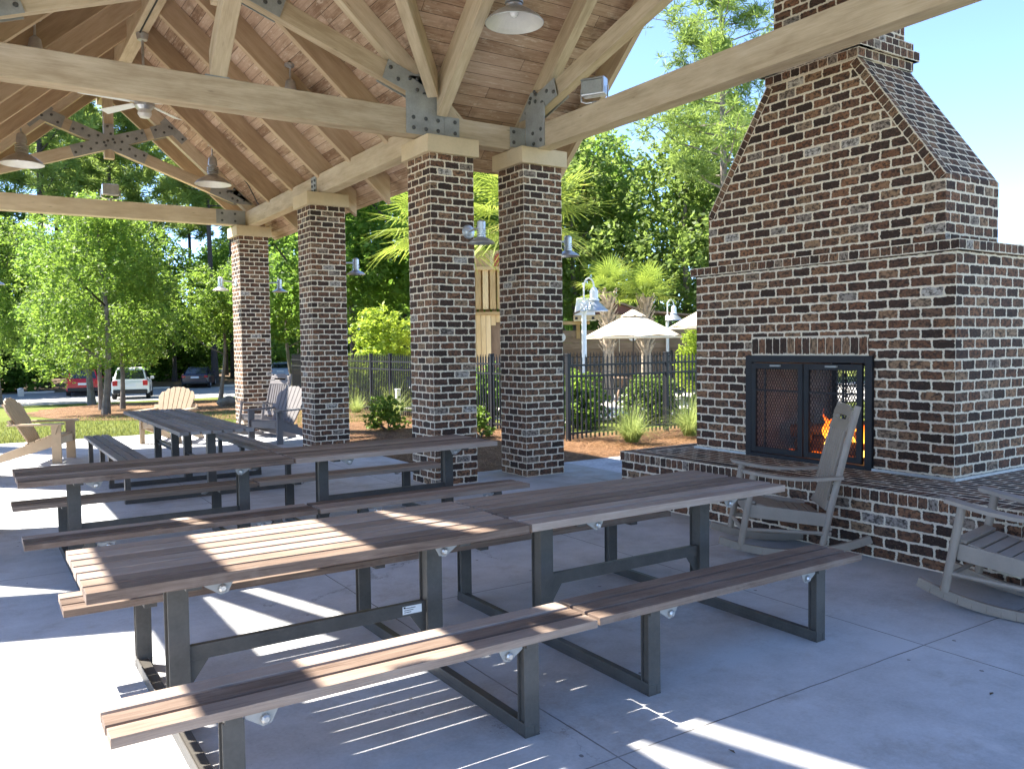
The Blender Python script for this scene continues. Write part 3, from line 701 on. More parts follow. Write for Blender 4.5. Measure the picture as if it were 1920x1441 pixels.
def strip(y0, z0, y1, z1, v0):
    L = math.hypot(y1 - y0, z1 - z0) / BH
    b.face([(ux0, y0, z0), (ux1, y0, z0), (ux1, y1, z1), (ux0, y1, z1)] if y0 < YC and True else [(ux0, y0, z0), (ux1, y0, z0), (ux1, y1, z1), (ux0, y1, z1)], [(0, v0), (D, v0), (D, v0 + L), (0, v0 + L)]); return v0 + L
v1 = strip(uy0, zz0, uy0, sz, v(zz0)); strip(uy0, sz, ty0, tz, v1)
v1 = strip(uy1, zz0, uy1, sz, v(zz0)); strip(uy1, sz, ty1, tz, v1)
sh = FB(b, 'shoulder', BRICK)
for (a0, a1) in (((uy0, sz), (ty0, tz)), ((uy1, sz), (ty1, tz))):
    b = MB(); p0, p1 = Vector((ux0 - .004, a0[0], a0[1])), Vector((ux0 - .004, a1[0], a1[1])); d = (p1 - p0); n = round(d.length / .078); dn = d.normalized()
    inn = Vector((0, dn.z, -dn.y)) * (1 if a0[0] < YC else -1) * .082; out = -inn * .06
    q = [p0 + out, p1 + out, p1 + inn, p0 + inn]
    uvq = [(0, 50), (n, 50), (n, 51), (0, 51)]
    if a0[0] < YC: q = q[::-1]; uvq = uvq[::-1]
    b.face(q, uvq)
    w = Vector((.09, 0, 0)); q = [p0 + out, p0 + out + w, p1 + out + w, p1 + out]; b.face(q if a0[0] < YC else q[::-1], [(0, 60), (0, 61), (n, 61), (n, 60)] if a0[0] < YC else [(n, 60), (n, 61), (0, 61), (0, 60)])
    FB(b, 'raked_trim', BRICK, sh)
b = MB(); cx0, cx1, cy0, cy1 = 6.58, 7.32, 4.52, 5.40
ring(b, ux0 - .01, ux1 + .01, ty0 - .02, ty1 + .02, tz, tz + .085); ring(b, ux0 - .045, ux1 + .045, ty0 - .06, ty1 + .06, tz + .085, tz + .17); ring(b, ux0 - .01, ux1 + .01, ty0 - .02, ty1 + .02, tz + .17, tz + .255)
FB(b, 'corbel_course', BRICK)
b = MB(); b.brickbox(cx0, cx1, cy0, cy1, tz + .25, 6.3, 0, z00=Z0); FB(b, 'chimney', BRICK)
b = MB(); b.box(fx0 - .03, fx0 - .008, fy0 - .02, fy1 + .01, .524, .545); b.box(fx0 - .03, fx1, fy0 - .03, fy0 - .008, .5245, .546); FB(b, 'flashing', GALV)
# screen doors
def screen(x, nm, sgn):
    d = MB(); y0, y1, z0, z1 = 4.26, 5.645, .50, 1.515
    d.box(x - .02, x + .02, y0, y0 + .07, z0, z1); d.box(x - .02, x + .02, y1 - .07, y1, z0, z1); d.box(x - .021, x + .019, y0 + .07, y1 - .07, z1 - .065, z1); d.box(x - .021, x + .019, y0 + .07, y1 - .07, z0, z0 + .06)
    fr = FB(d, 'screen_frame', IRON, None, .003)
    ymid = (y0 + y1) / 2
    for (a, c) in ((y0 + .085, ymid - .006), (ymid + .006, y1 - .085)):
        d = MB(); za, zb = z0 + .07, z1 - .075; w = .055
        d.box(x - .035, x - .006, a, a + w, za, zb); d.box(x - .035, x - .006, c - w, c, za, zb); d.box(x - .034, x - .007, a + w, c - w, zb - w, zb); d.box(x - .034, x - .007, a + w, c - w, za, za + w)
        zm = za + (zb - za) * .70; d.box(x - .03, x - .015, a + w, c - w, zm - .008, zm + .008); ym = a + w + (c - a - 2 * w) * (.78 if a > ymid else .28)
        d.box(x - .029, x - .016, ym - .008, ym + .008, za + w, zb - w)
        dr = d.build('screen_door', IRON, fr, .002)
        g = MB(); g.box(x - .055, x - .036, (a + c) / 2 - .06, (a + c) / 2 + .06, zb - .03, zb - .015); g.build('handle', PLATE, dr)
        g = MB(); A0, A1, B0, B1 = a + w, c - w, za + w, zb - w; p = .030; sl = 1.9; wd = .0062
        k = A0 - (B1 - B0) / sl
        while k < A1:
            for s_ in (1, -1):
                pts = []
                for t in (0, 1):
                    yy = k + t * (B1 - B0) / sl; pts.append([yy, (B0 + t * (B1 - B0)) if s_ > 0 else (B1 - t * (B1 - B0))])
                (ya, za_), (yb, zb_) = pts; m = (zb_ - za_) / (yb - ya)
                if ya < A0: za_ += m * (A0 - ya); ya = A0
                if yb > A1: zb_ += m * (A1 - yb); yb = A1
                if yb - ya > .002: g.bar((x - .02 - .002 * s_, ya, za_), (x - .02 - .002 * s_, yb, zb_), .0022, wd, (0, 0, 1))
            k += p
        g.build('wire_mesh', IRON, dr)
    return fr
screen(fx0 - .012, 'front', -1); screen(fx1 - .02, 'back', 1)
b = MB(); q = random.Random(5)
for (x, y, z, dx, dy, dz, rad) in ((6.95, 4.95, .62, .10, .50, .0, .075), (7.2, 4.9, .63, -.05, .48, .01, .07), (7.05, 4.75, .76, .16, .36, .05, .065), (7.1, 5.15, .78, -.18, .30, -.03, .06), (6.9, 5.25, .70, .22, .12, .08, .05)):
    pts = [(x + dx * t, y + dy * t, z + dz * t) for t in (-1, -.5, 0, .5, 1)]
    b.tube(pts, [rad * q.uniform(.85, 1.1) for _ in pts], 12)
FB(b, 'log', LOG)
def flame(b, x, y, z, hgt, w, ph):
    pts = []; rad = []
    for i in range(9):
        t = i / 8; pts.append((x + .03 * math.sin(t * 5 + ph), y + .04 * math.sin(t * 6 + ph * 2), z + hgt * t)); rad.append(max(.002, w * math.sin(PI * min(1, .18 + t * .82)) ** 1.0 * (1 - t * .55)))
    b.tube(pts, rad, 8)
b = MB(); q = random.Random(11)
for k in range(9): flame(b, 6.85 + q.uniform(0, .3), 4.46 + q.uniform(0, .62), .60 + q.uniform(0, .14), q.uniform(.08, .2), q.uniform(.016, .034), q.uniform(0, 6))
flame(b, 6.86, 4.98, .64, .36, .045, 1); flame(b, 6.84, 4.94, .64, .28, .05, 2); flame(b, 6.86, 4.54, .70, .30, .05, 3); flame(b, 6.82, 4.52, .60, .12, .04, 4); flame(b, 6.88, 4.56, .70, .30, .028, 5)
FB(b, 'flame', FIRE)
b = MB()
for k in range(26): 
    x, y = 6.8 + q.uniform(0, .5), 4.45 + q.uniform(0, .95); b.lathe((x, y, .54), [(.03, 0), (.035, .02), (.02, .04), (.001, .045)], 7, (0, 0, 1))
FB(b, 'ember_bed', EMBER)

# ------------------------------------------------------------------ picnic tables
def leg_channel(b, x, y, z0, z1, wx=.075, wy=.055):
    t = .006
    b.box(x - wx / 2, x + wx / 2, y - wy / 2, y - wy / 2 + t, z0, z1); b.box(x - wx / 2 + .012, x - wx / 2 + .020, y - wy / 2 + t, y + wy / 2 - t, z0, z1)
    b.box(x - wx / 2, x + wx / 2, y + wy / 2 - t, y + wy / 2, z0, z1)
def picnic_table(label, loc, rz, fo=(.33, 1.53), L=1.93, wood=IPE, seed=0, sticker=False):
    """local: length along +x from the origin corner, y across, centred on y=0"""
    global rnd; q = random.Random(seed)
    t = thing('picnic_table', label, 'picnic table', loc, rz, 'steel framed picnic tables with slatted tops')
    b = MB(); n, w, g = 7, .0930, .0232; W = n * w + (n - 1) * g
    for i in range(n):
        y = -W / 2 + i * (w + g); b.box(q.uniform(0, .004), L - q.uniform(0, .004), y, y + w, .725 if 0 < i < n - 1 else .719, .76 + q.uniform(-.001, .001), along=0)
    b.build('tabletop', wood, t, .0016)
    for sgn in (-1, 1):
        b = MB(); n2, w2 = 3, .0895; W2 = n2 * w2 + 2 * .0225
        for i in range(n2):
            y = sgn * .765 - W2 / 2 + i * (w2 + .0225); b.box(q.uniform(0, .005), L - q.uniform(0, .005), y, y + w2, .400, .435 + q.uniform(-.001, .001), along=0)
        b.build('bench', wood, t, .0016)
    for k, x in enumerate(fo):
        b = MB()
        b.box(x - .0375, x + .0375, -.905, .905, .0, .006); b.box(x - .0375, x - .031, -.905, .905, .006, .060); b.box(x + .012, x + .018, -.905, .905, .006, .05)
        b.box(x - .031, x + .012, -.905, .905, .045, .0505)
        for sgn in (-1, 1):
            leg_channel(b, x, sgn * .875, .006, .385)
            b.box(x - .03, x + .03, sgn * .62 if sgn > 0 else -.91, .91 if sgn > 0 else -.62, .378, .3995)
        leg_channel(b, x, 0, .052, .699, .085, .09)
        b.box(x - .03, x + .03, -.36, .36, .699, .7185)
        fr = b.build('end_frame', FRAME, t, .002)
        s_ = 1 if k == 0 else -1
        for yy, zt in ((-.875, .389), (.875, .389), (-.33, .714), (.33, .714)):
            b = MB(); b.prism([(x + s_ * .04, yy - .02, zt), (x + s_ * .155, yy - .02, zt), (x + s_ * .132, yy - .02, zt - .044), (x + s_ * .102, yy - .02, zt - .05), (x + s_ * .04, yy - .02, zt - .009)], (0, .006, 0)); b.build('bracket', FLAG, fr)
            b = MB(); b.lathe((x + s_ * .11, yy - .021, zt - .024), [(.017, 0), (.017, .012), (.010, .018), (.001, .018)], 8, (0, -1, 0)); b.build('bolt', BRIGHT, fr)
    x0, x1 = fo
    for yy in (0,):
        b = MB()
        b.box(x0 + .036, x1 - .036, yy - .02, yy - .013, .30, .365); b.box(x0 + .036, x1 - .036, yy - .013, yy + .02, .356, .362); b.box(x0 + .036, x1 - .036, yy - .013, yy + .02, .30, .306)
        for xx, s_ in ((x0 + .036, 1), (x1 - .036, -1)): b.prism([(xx, yy - .012, .298), (xx + s_ * .09, yy - .012, .298), (xx, yy - .012, .17)], (0, .006, 0))
        b.build('stretcher', FRAME, t, .0015)
    if sticker:
        b = MB(); b.box(x1 - .17, x1 - .065, -.0235, -.022, .312, .352); st = b.build('sticker', WHITE, t)
        b = MB()
        for i in range(3): b.box(x1 - .162, x1 - .10 - .012 * i, -.0247, -.0237, .341 - i * .010, .344 - i * .010)
        b.box(x1 - .165, x1 - .155, -.0247, -.0237, .343, .350)
        b.build('printing', BLACKP, st)
    return t
picnic_table('nearest brown picnic table with patches of sun on its top and front bench', (.32, 3.72, 0), R(.0), (.38, 1.60), 1.945, IPE, 1, True)
picnic_table('brown picnic table in shade beside the rocking chair and hearth', (2.285, 3.735, 0), R(.0), (.34, 1.565), 1.905, IPE, 2)
picnic_table('second row picnic table at the left, end to end with its neighbour', (.235, 6.855, 0), R(.3), (.37, 1.60), 1.90, IPE, 3)
picnic_table('second row picnic table reaching to the third brick column', (2.15, 6.865, 0), R(.3), (.36, 1.59), 1.91, IPE, 4)
picnic_table('grey weathered picnic table set crosswise behind the second row, near half', (2.24, 9.33, 0), R(90), (.33, 1.55), 1.93, GRAYIPE, 5)
picnic_table('grey weathered picnic table set crosswise, far half beside the tan chair', (2.24, 11.28, 0), R(90), (.36, 1.58), 1.93, GRAYIPE, 6)

# ------------------------------------------------------------------ chairs
def rocker(label, loc, rz, mat, tilt=0, seed=0):
    t = thing('rocking_chair', label, 'rocking chair', loc, rz, 'slat back rocking chairs')
    arc = lambda y: .035 + 1.55 - math.sqrt(1.55 ** 2 - y * y)
    for sx in (-1, 1):
        b = MB(); x = sx * .275; N = 14; P0 = []
        for i in range(N + 1):
            y = .50 - 1.12 * i / N; P0.append(Vector((x, y, arc(y + .03))))
        for a, c in zip(P0, P0[1:]): b.bar(a, c, .036, .058)
        b.build('rocker', mat, t, .003)
    bx = lambda y, z: (y, z)
    for sx in (-1, 1):
        x = sx * .285
        b = MB(); b.tube([(x, .34, .10), (x, .245, .635)], .026, 12); b.build('front_leg', mat, t)
        b = MB(); b.tube([(sx * .265, -.27, .10), (sx * .265, -.345, .45), (sx * .25, -.445, .85), (sx * .235, -.53, 1.15)], .026, 12); b.build('back_post', mat, t)
        b = MB(); N = 6
        for i in range(N):
            y0, y1 = .33 - .74 * i / N, .33 - .74 * (i + 1) / N; zf = lambda y: .655 - .05 * (.33 - y) / .74 - .035 * math.sin(PI * (.33 - y) / .74); wf = lambda y: .055 - .02 * (.33 - y) / .74
            b.prism([(x - wf(y0), y0, zf(y0)), (x + wf(y0), y0, zf(y0)), (x + wf(y1), y1, zf(y1)), (x - wf(y1), y1, zf(y1))], (0, 0, .024))
        b.build('armrest', mat, t)
    b = MB()
    for i in range(8):
        y = .26 - i * .073; z = .40 - .06 * math.sin(PI * .5 * (i / 7)) - (.02 if i else .03); z = .415 - .0155 * i + (.006 if i == 0 else 0) - .02 * math.sin(PI * i / 7)
        b.bar((-.255, y, z), (.255, y, z), .068, .022, (0, -.2, 1))
    b.build('seat', mat, t, .003)
    b = MB()
    for sx in (-1, 1): b.bar((sx * .262, .27, .355), (sx * .262, -.32, .285), .026, .10)
    b.bar((-.26, .272, .365), (.26, .272, .365), .026, .10); b.build('seat_apron', mat, t, .003)
    b = MB(); bp = lambda f: Vector((0, -.318 - .203 * f, .36 + .785 * f))
    up = (bp(1) - bp(0)).normalized()
    for i in range(7):
        x = (i - 3) * .062; b.bar(bp(.02) + Vector((x, .02, 0)), bp(.80) + Vector((x * .93, .02, 0)), .046, .018, (0, 1, .4))
    def panel(f0, f1, x0, x1): b.bar(bp((f0 + f1) / 2) + Vector((x0, .015, 0)), bp((f0 + f1) / 2) + Vector((x1, .015, 0)), (f1 - f0) * .865, .026, (0, .92, .38))
    panel(.0, .09, -.25, .25); panel(.76, .86, -.235, .235); panel(.86, .905, -.235, -.14); panel(.86, .905, .14, .235); panel(.905, .96, -.23, .23)
    panel(.96, .99, -.17, .17); panel(.99, 1.01, -.10, .10)
    b.build('backrest', mat, t, .004)
    b = MB(); 
    for sx in (-1, 1): b.tube([(sx * .28, .315, .215), (sx * .268, -.33, .185)], .015, 8)
    b.tube([(-.28, .32, .20), (.28, .32, .20)], .015, 8); b.tube([(-.266, -.325, .22), (.266, -.325, .22)], .015, 8); b.build('stretcher', mat, t)
    return t
rocker('taupe rocking chair in front of the lit fireplace, between table and hearth', (5.34, 4.32, 0), R(50), POLY)
rocker('taupe rocking chair at the right edge, cut off by the picture', (5.30, 2.48, 0), R(9), POLY)
rocker('slat back rocking chair in front of the farthest brick column', (4.62, 15.75, 0), R(118), GREYPOLY)
def adirondack(label, loc, rz, mat, mat2=None):
    t = thing('adirondack_chair', label, 'chair', loc, rz, 'fan back adirondack chairs'); mat2 = mat2 or mat
    for sx in (-1, 1):
        x = sx * .335
        b = MB(); b.box(x - .016, x + .016, .30, .43, 0, .565); b.prism([(x + sx * .017, .41, .565), (x + sx * .017, .32, .565), (x + sx * .017, .36, .43)], (sx * .02, 0, 0)); b.build('front_leg', mat, t, .003)
        xi = sx * .300
        b = MB(); b.prism([(xi - .016, .40, .27), (xi - .016, .40, .39), (xi - .016, .24, .385), (xi - .016, -.36, .17), (xi - .016, -.66, .045), (xi - .016, -.70, 0), (xi - .016, -.52, 0), (xi - .016, -.18, .10)], (.032, 0, 0)); b.build('stringer', mat, t, .003)
        b = MB(); b.prism([(sx * .29, .47, .567), (sx * .43, .47, .567), (sx * .445, .40, .567), (sx * .43, 0, .567), (sx * .40, -.27, .567), (sx * .31, -.27, .567), (sx * .29, .05, .567)], (0, 0, .026)); b.build('armrest', mat, t, .003)
    b = MB(); b.box(-.284, .284, .385, .408, .275, .385)
    for i in range(5):
        y = .345 - i * .079; z = .398 - .355 * max(0, .25 - y) * 1.0; b.bar((-.33, y, z), (.33, y, z), .072, .022, (0, -.33 if i > 1 else 0, 1))
    b.build('seat', mat, t, .003)
    b = MB(); base = Vector((0, -.02, .245)); dirv = Vector((0, -.46, .888)); nv = Vector((0, .888, .46))
    for i in range(7):
        k = i - 3; x0, x1 = k * .071, k * .098; w0, w1 = .064, .090; L = .80 - .016 * k * k
        p = [base + Vector((x0 - w0 / 2, 0, 0)), base + Vector((x0 + w0 / 2, 0, 0))]
        for f in (.0, .5, 1):
            pass
        tl = L - (.010 * (2 * k - 1) if k > 0 else 0); 
        La = .80 - .0155 * (k - .5) ** 2; Lb = .80 - .0155 * (k + .5) ** 2
        p += [base + dirv * Lb + Vector((x1 + w1 / 2, 0, 0)), base + dirv * (max(La, Lb) + .004) + Vector((x1, 0, 0)), base + dirv * La + Vector((x1 - w1 / 2, 0, 0))]
        b.prism(p, nv * .022)
    b.build('backrest', mat2, t, .003)
    b = MB(); q = base + dirv * .43 - nv * .018; b.bar(q + Vector((-.40, 0, 0)), q + Vector((.40, 0, 0)), .035, .07, dirv); q = base + dirv * .03 - nv * .018; b.bar(q + Vector((-.29, 0, 0)), q + Vector((.29, 0, 0)), .03, .07, dirv)
    q = base + dirv * .70 - nv * .014; b.bar(q + Vector((-.27, 0, 0)), q + Vector((.27, 0, 0)), .022, .05, dirv); b.build('back_rail', mat, t)
    return t
adirondack('tan adirondack chair at the left edge, seen from the side in the sun', (.80, 14.25, 0), R(-111), TAN)
adirondack('tan adirondack chair facing the lawn behind the grey table', (2.98, 15.85, 0), R(143), TAN)
adirondack('grey adirondack chair beside the second brick column', (4.57, 14.52, 0), R(118), GREYPOLY)

# ------------------------------------------------------------------ foliage
np.random.seed(3)
def unit(n):
    v = np.random.normal(size=(n, 3)); return v / np.linalg.norm(v, axis=1)[:, None]
def leaves(P, size, up=.35, aspect=.5, jit=.35):
    n = len(P); N = unit(n); N[:, 2] = np.abs(N[:, 2]) + up; N /= np.linalg.norm(N, axis=1)[:, None]
    T = np.cross(N, unit(n)); T /= np.linalg.norm(T, axis=1)[:, None] + 1e-9; B = np.cross(N, T)
    s = size * (1 + jit * np.random.uniform(-1, 1, n))[:, None]
    return np.stack([P - T * s * .5, P - B * s * .5 * aspect, P + T * s * .5, P + B * s * .5 * aspect], 1)
def crown_points(blobs, n, shell=.55):
    w = np.array([r ** 2 for _, r in blobs]); w = w / w.sum(); out = []
    for (c, r), k in zip(blobs, np.random.multinomial(n, w)):
        # leaf sprays: groups of leaves round twig ends
        m = max(1, k // 9); d = unit(m); rad = r * (shell + (1 - shell) * np.random.rand(m) ** .6)
        c2 = np.array(c) + d * rad[:, None] * np.array([1, 1, .8])
        P = np.repeat(c2, 9, 0) + np.random.normal(size=(m * 9, 3)) * r * .085
        out.append(P)
    return np.concatenate(out)
def broad_crown(H, Rr, base, n, size, seed, nb=26, mat=LEAF1):
    np.random.seed(seed); q = random.Random(seed); blobs = []
    for i in range(nb):
        t = q.random() ** .8; z = base + (H - base) * (.08 + .84 * t)
        prof = math.sin(PI * min(1, .22 + .72 * t)) ** .7; a = q.random() * 2 * PI; rr = Rr * prof * math.sqrt(q.random()) * .78
        blobs.append(((rr * math.cos(a), rr * math.sin(a), z), Rr * q.uniform(.24, .42)))
    P = crown_points(blobs, n); rv = np.clip(np.repeat(.48 + .26 * np.random.normal(size=len(P) // 9 + 1), 9)[:len(P)] + .16 * np.random.normal(size=len(P)), 0, 1)
    return quads('crown', leaves(P, size), mat, 'mesh', rv), blobs
def trunk_mesh(H, r0, blobs, seed, lean=.3, top=.8, nl=8):
    q = random.Random(seed); b = MB(); lx, ly = q.uniform(-lean, lean), q.uniform(-lean, lean)
    ax = lambda t: Vector((lx * t + .12 * math.sin(t * 5 + seed), ly * t + .1 * math.cos(t * 4 + seed) - .1, H * top * t))
    pts = [ax(i / 9) for i in range(10)]; pts[0] = Vector((pts[0].x, pts[0].y, -.15))
    b.tube(pts, [r0 * (1.35 if i == 0 else 1 - .085 * i) for i in range(10)], 9)
    for i in range(nl):
        c, rr = q.choice(blobs); c = Vector(c); t = max(.15, min(.9, (c.z / (H * top)) - .22)); a = ax(t); mid = a.lerp(c, .5) + Vector((0, 0, -.15 * rr)); b.tube([a, mid, c], [r0 * .42 * (1 - t * .5), r0 * .26, r0 * .08], 6)
    return b.mesh('trunk')
def mk(name, me, mat, par):
    if mat and not me.materials: me.materials.append(mat)
    o = bpy.data.objects.new(name, me); COL.objects.link(o); o.parent = par; return o
def plant(name, label, cat, x, y, cm, tm, tmat, group=None, sc_=1, rz=None, z=None):
    r = thing(name, label, cat, (x, y, zg(y) if z is None else z), rnd.random() * 6.28 if rz is None else rz, group); r.scale = (sc_,) * 3
    if tm: mk('trunk', tm, tmat, r)
    mk('crown', cm, None, r); return r
def variant(H, Rr, base, n, size, seed, mat, r0, nb=26, **k):
    cm, bl = broad_crown(H, Rr, base, n, size, seed, nb, mat); return cm, trunk_mesh(H, r0, bl, seed, **k)
V1 = variant(9.0, 3.0, 1.3, 22000, .155, 21, LEAF1, .15, 34)
V2 = variant(8.4, 2.4, 1.6, 13000, .15, 22, LEAF1, .10, 26)
V3 = variant(11, 4.2, 1.8, 19000, .23, 23, LEAF2, .20, 34)
V4 = variant(6.0, 2.3, 1.9, 8000, .15, 24, LEAF1, .09, 20)
V5 = variant(16, 5.4, 2.0, 17000, .34, 25, LEAF2, .24, 34)
V6 = variant(19, 5.2, 4.0, 15000, .36, 26, LEAF3, .26, 32)
V7 = variant(12, 4.0, 1.2, 13000, .26, 27, LEAF4, .18, 34)
def yt(name, label, x, y, V, tm, s=1, rz=None): return plant(name, label, 'tree', x, y, V[0], V[1], tm, 'young trees in the pine straw bed', s, rz)
yt('shade_tree', 'bright green tree with the thickest trunk in the straw bed, hiding the red car', 4.55, 42.6, V3, BARK, .80, 1.2)
yt('shade_tree', 'young green tree with slim trunk between thick trunk and leaning pair', 3.9, 33.7, V2, BARK, .92, .4)
yt('shade_tree', 'bright green tree in the straw bed, nearest the lawn', 3.5, 29.0, V1, BARK, .80, 2.2)
yt('shade_tree', 'slim leaning young tree in front of the white car', 4.7, 33.4, V2, BARK, .88, 3.3)
yt('shade_tree', 'small light green tree standing alone left of the farthest column', 9.7, 39.3, V4, BARK, 1.1, 5)
plant('shade_tree', 'pale green tree at the left edge over the parking lot', 'tree', .9, 47.2, V1[0], V1[1], BARK, None, 1.05, 1)
plant('shade_tree', 'green tree far left beyond the wheel stops', 'tree', -1.6, 61, V5[0], V5[1], DBARK, None, .7, 1)
plant('shade_tree', 'green tree seen between the two far columns', 'tree', 13.2, 40, V4[0], V4[1], BARK, None, 1.25, 2)

def pine(H, r0, crown_base, Rr, seed, tufts=420, nlen=.34, nw=.030):
    np.random.seed(seed); q = random.Random(seed); b = MB(); lx = q.uniform(-.5, .5)
    ax = lambda t: Vector((lx * t * t + .12 * math.sin(3 * t + seed), .1 * math.sin(4 * t + seed), H * t))
    b.tube([ax(i / 12) + Vector((0, 0, -.15 if i == 0 else 0)) for i in range(13)], [r0 * (1.25 if i == 0 else 1 - .07 * i) for i in range(13)], 9)
    ends = []
    for i in range(46):
        t = crown_base / H + (1 - crown_base / H) * (i + .5) / 46 * .97; a = ax(t); an = i * 2.4 + q.uniform(-.5, .5); f = (t - crown_base / H) / (1 - crown_base / H)
        L = Rr * (1.0 - .62 * f) * q.uniform(.45, 1.0) * (.75 if f < .1 else 1); d = Vector((math.cos(an), math.sin(an), q.uniform(-.05, .35)))
        m = a + d * L * .5; e = a + d * L + Vector((0, 0, .25 * L * q.uniform(.2, 1)))
        b.tube([a, m, e], [r0 * .26 * (1 - .6 * f), r0 * .15 * (1 - .5 * f), .012], 5)
        for k in range(max(3, int(tufts / 46))):
            s = q.uniform(.45, 1.05); p = a.lerp(m, min(1, s * 2)) if s < .5 else m.lerp(e, (s - .5) * 2); ends.append(p + Vector((q.gauss(0, .16 * L), q.gauss(0, .16 * L), q.gauss(.06, .10 * L))))
    E = np.array([tuple(p) for p in ends]); k = 22; P = np.repeat(E, k, 0); n = len(P)
    D = unit(n); D[:, 2] = D[:, 2] * .8 + .25; D /= np.linalg.norm(D, axis=1)[:, None]; T = np.cross(D, unit(n)); T /= np.linalg.norm(T, axis=1)[:, None]
    L = nlen * np.random.uniform(.7, 1.2, n)[:, None]
    V = np.stack([P, P + D * L * .5 + T * nw * .5, P + D * L, P + D * L * .5 - T * nw * .5], 1)
    rv = np.repeat(np.clip(.45 + .25 * np.random.normal(size=len(E)), 0, 1), k)
    return quads('crown', V, PINE, 'mesh', rv), b.mesh('trunk')
P1 = pine(19, .20, 7.2, 4.4, 41, 1700, .36, .036)
P2 = pine(27, .28, 11, 5.0, 42, 1100, .62, .075)
P3 = pine(25, .24, 12, 4.4, 43, 1000, .62, .075)
plant('pine_tree', 'tall pine with pale trunk standing left of the chimney', 'tree', 24.6, 22.6, P1[0], P1[1], PBARK, None, 1, .3, 0)
# woods behind the parking lot
q = random.Random(77)
shr_lb = 'dark understorey bush in the shade of the woods'
fl = [(V5, 'leafy green tree in the woods behind the parking lot', DBARK), (V6, 'deep green tall tree in the woods behind the parking lot', DBARK), (V3, 'mid green bushy tree at the edge of the woods', DBARK)]
pos = []
for row, y0 in enumerate((63, 68, 74, 88, 96)):
    n = (9, 10, 10, 11, 12)[row]
    for i in range(n):
        x = -4 + (i + .5 + q.uniform(-.3, .3)) * (44 + row * 7) / n + (0 if row % 2 else 1.8); pos.append((x, y0 + q.uniform(-1.8, 1.8), row))
for i, (x, y, row) in enumerate(pos):
    if i % 2 == 1:
        j = (i // 2) % 2; Vp = (P2, P3)[j]; plant('pine_tree', ('tall dark trunked pine in the woods behind the parking lot', 'slender tall pine in the woods behind the parking lot')[j], 'tree', x, y, Vp[0], Vp[1], DBARK, 'tall pines behind the parking lot', q.uniform(.9, 1.2))
    else:
        Vp, lb, tm = fl[q.randrange(3) if row < 3 else q.randrange(2)]; plant('forest_tree', lb, 'tree', x, y, Vp[0], Vp[1], tm, 'leafy trees behind the parking lot', q.uniform(.55, .8) if Vp is not V3 else q.uniform(.85, 1.1))
def bush_crown(H, Rr, n, size, seed, mat):
    np.random.seed(seed); q = random.Random(seed); bl = []
    for i in range(16):
        a = i * 2.4; t = (i + .5) / 16; rr = Rr * .62 * math.sqrt(q.random()) * (1 - .35 * t); bl.append(((rr * math.cos(a), rr * math.sin(a), H * (.10 + .72 * t)), max(.12, Rr * q.uniform(.34, .5) * (1 - .3 * t))))
    P = crown_points(bl, n, .35); P[:, 2] = np.maximum(P[:, 2], .02); rv = np.clip(.5 + .24 * np.random.normal(size=len(P)), 0, 1)
    return quads('crown', leaves(P, size), mat, 'mesh', rv), bl
UB = [bush_crown(3.4, 2.3, 4200, .26, 300 + i, (LEAF3, LEAF2)[i % 2])[0] for i in range(3)]
for i in range(26):
    x, y = -4 + i * 1.75 + q.uniform(-.8, .8), q.choice((62.5, 70, 78, 90)) + q.uniform(-1.5, 1.5)
    r = thing('understorey_bush', shr_lb, 'bush', (x, y, zg(y)), q.random() * 6, 'bushes under the trees behind the lot'); r.scale = (q.uniform(.8, 1.3),) * 3; mk('crown', UB[i % 3], None, r)
np.random.seed(31); n_ = 24000; P_ = np.stack([np.random.uniform(-25, 110, n_), np.random.uniform(104, 118, n_), 10.5 * np.random.rand(n_) ** .9], 1); P_[:, 2] *= .75 + .25 * np.sin(P_[:, 0] * .31) * np.cos(P_[:, 0] * .13 + 1)
tag(quads('distant_woods', leaves(P_, 1.25), LEAF3, None, np.clip(.4 + .25 * np.random.normal(size=n_), 0, 1)), 'far solid mass of green woods beyond the drive', None, None, 'stuff')
# trees behind the play area
RT = [(17, 33, V5, 1.0), (21.5, 37, V5, .95), (26, 34, V7, 1.1), (30, 37, V5, .9), (28.5, 28.5, V7, 1.12), (33, 31, V7, 1.15), (25, 42, V6, .85), (33, 42, V6, .75), (12.5, 35, V5, .78), (37, 36, V5, .8), (30.5, 25.0, V7, .95), (19, 46, V6, .9)]
for x, y, Vp, s in RT:
    lb = {id(V5): 'green broad tree rising behind the play area', id(V7): 'olive green bushy tree behind the play area beside the chimney', id(V6): 'tall deep green tree far behind the play area'}[id(Vp)]
    plant('shade_tree', lb, 'tree', x, y, Vp[0], Vp[1], BARK, 'trees behind the play area', s, None, 0)
# shrubs
def shrub(name, label, x, y, H, Rr, n, size, seed, mat, z=None, group=None, cat='shrub'):
    cm, bl = bush_crown(H, Rr, n, size, seed, mat); r = thing(name, label, cat, (x, y, zg(y) if z is None else z), 0, group); mk('crown', cm, None, r)
    b = MB(); qq = random.Random(seed)
    for c, rr in bl[:5]: b.tube([(qq.uniform(-.05, .05), qq.uniform(-.05, .05), -.05), Vector(c) * .55, c], [.02, .014, .004], 5)
    b.build('stem', BARK, r)
shrub('shrub', 'large yellow green shrub behind the fence between second and third columns', 10.8, 24.4, 3.5, 1.75, 9000, .14, 51, YEL)
shrub('shrub', 'small leafy bush in the straw before the fence, between second and third columns', 7.0, 15.4, .72, .55, 2600, .075, 52, LEAF1, 0)
shrub('shrub', 'low green bush in the gap beside the third column', 7.75, 13.0, .6, .36, 1300, .07, 53, LEAF1, 0)
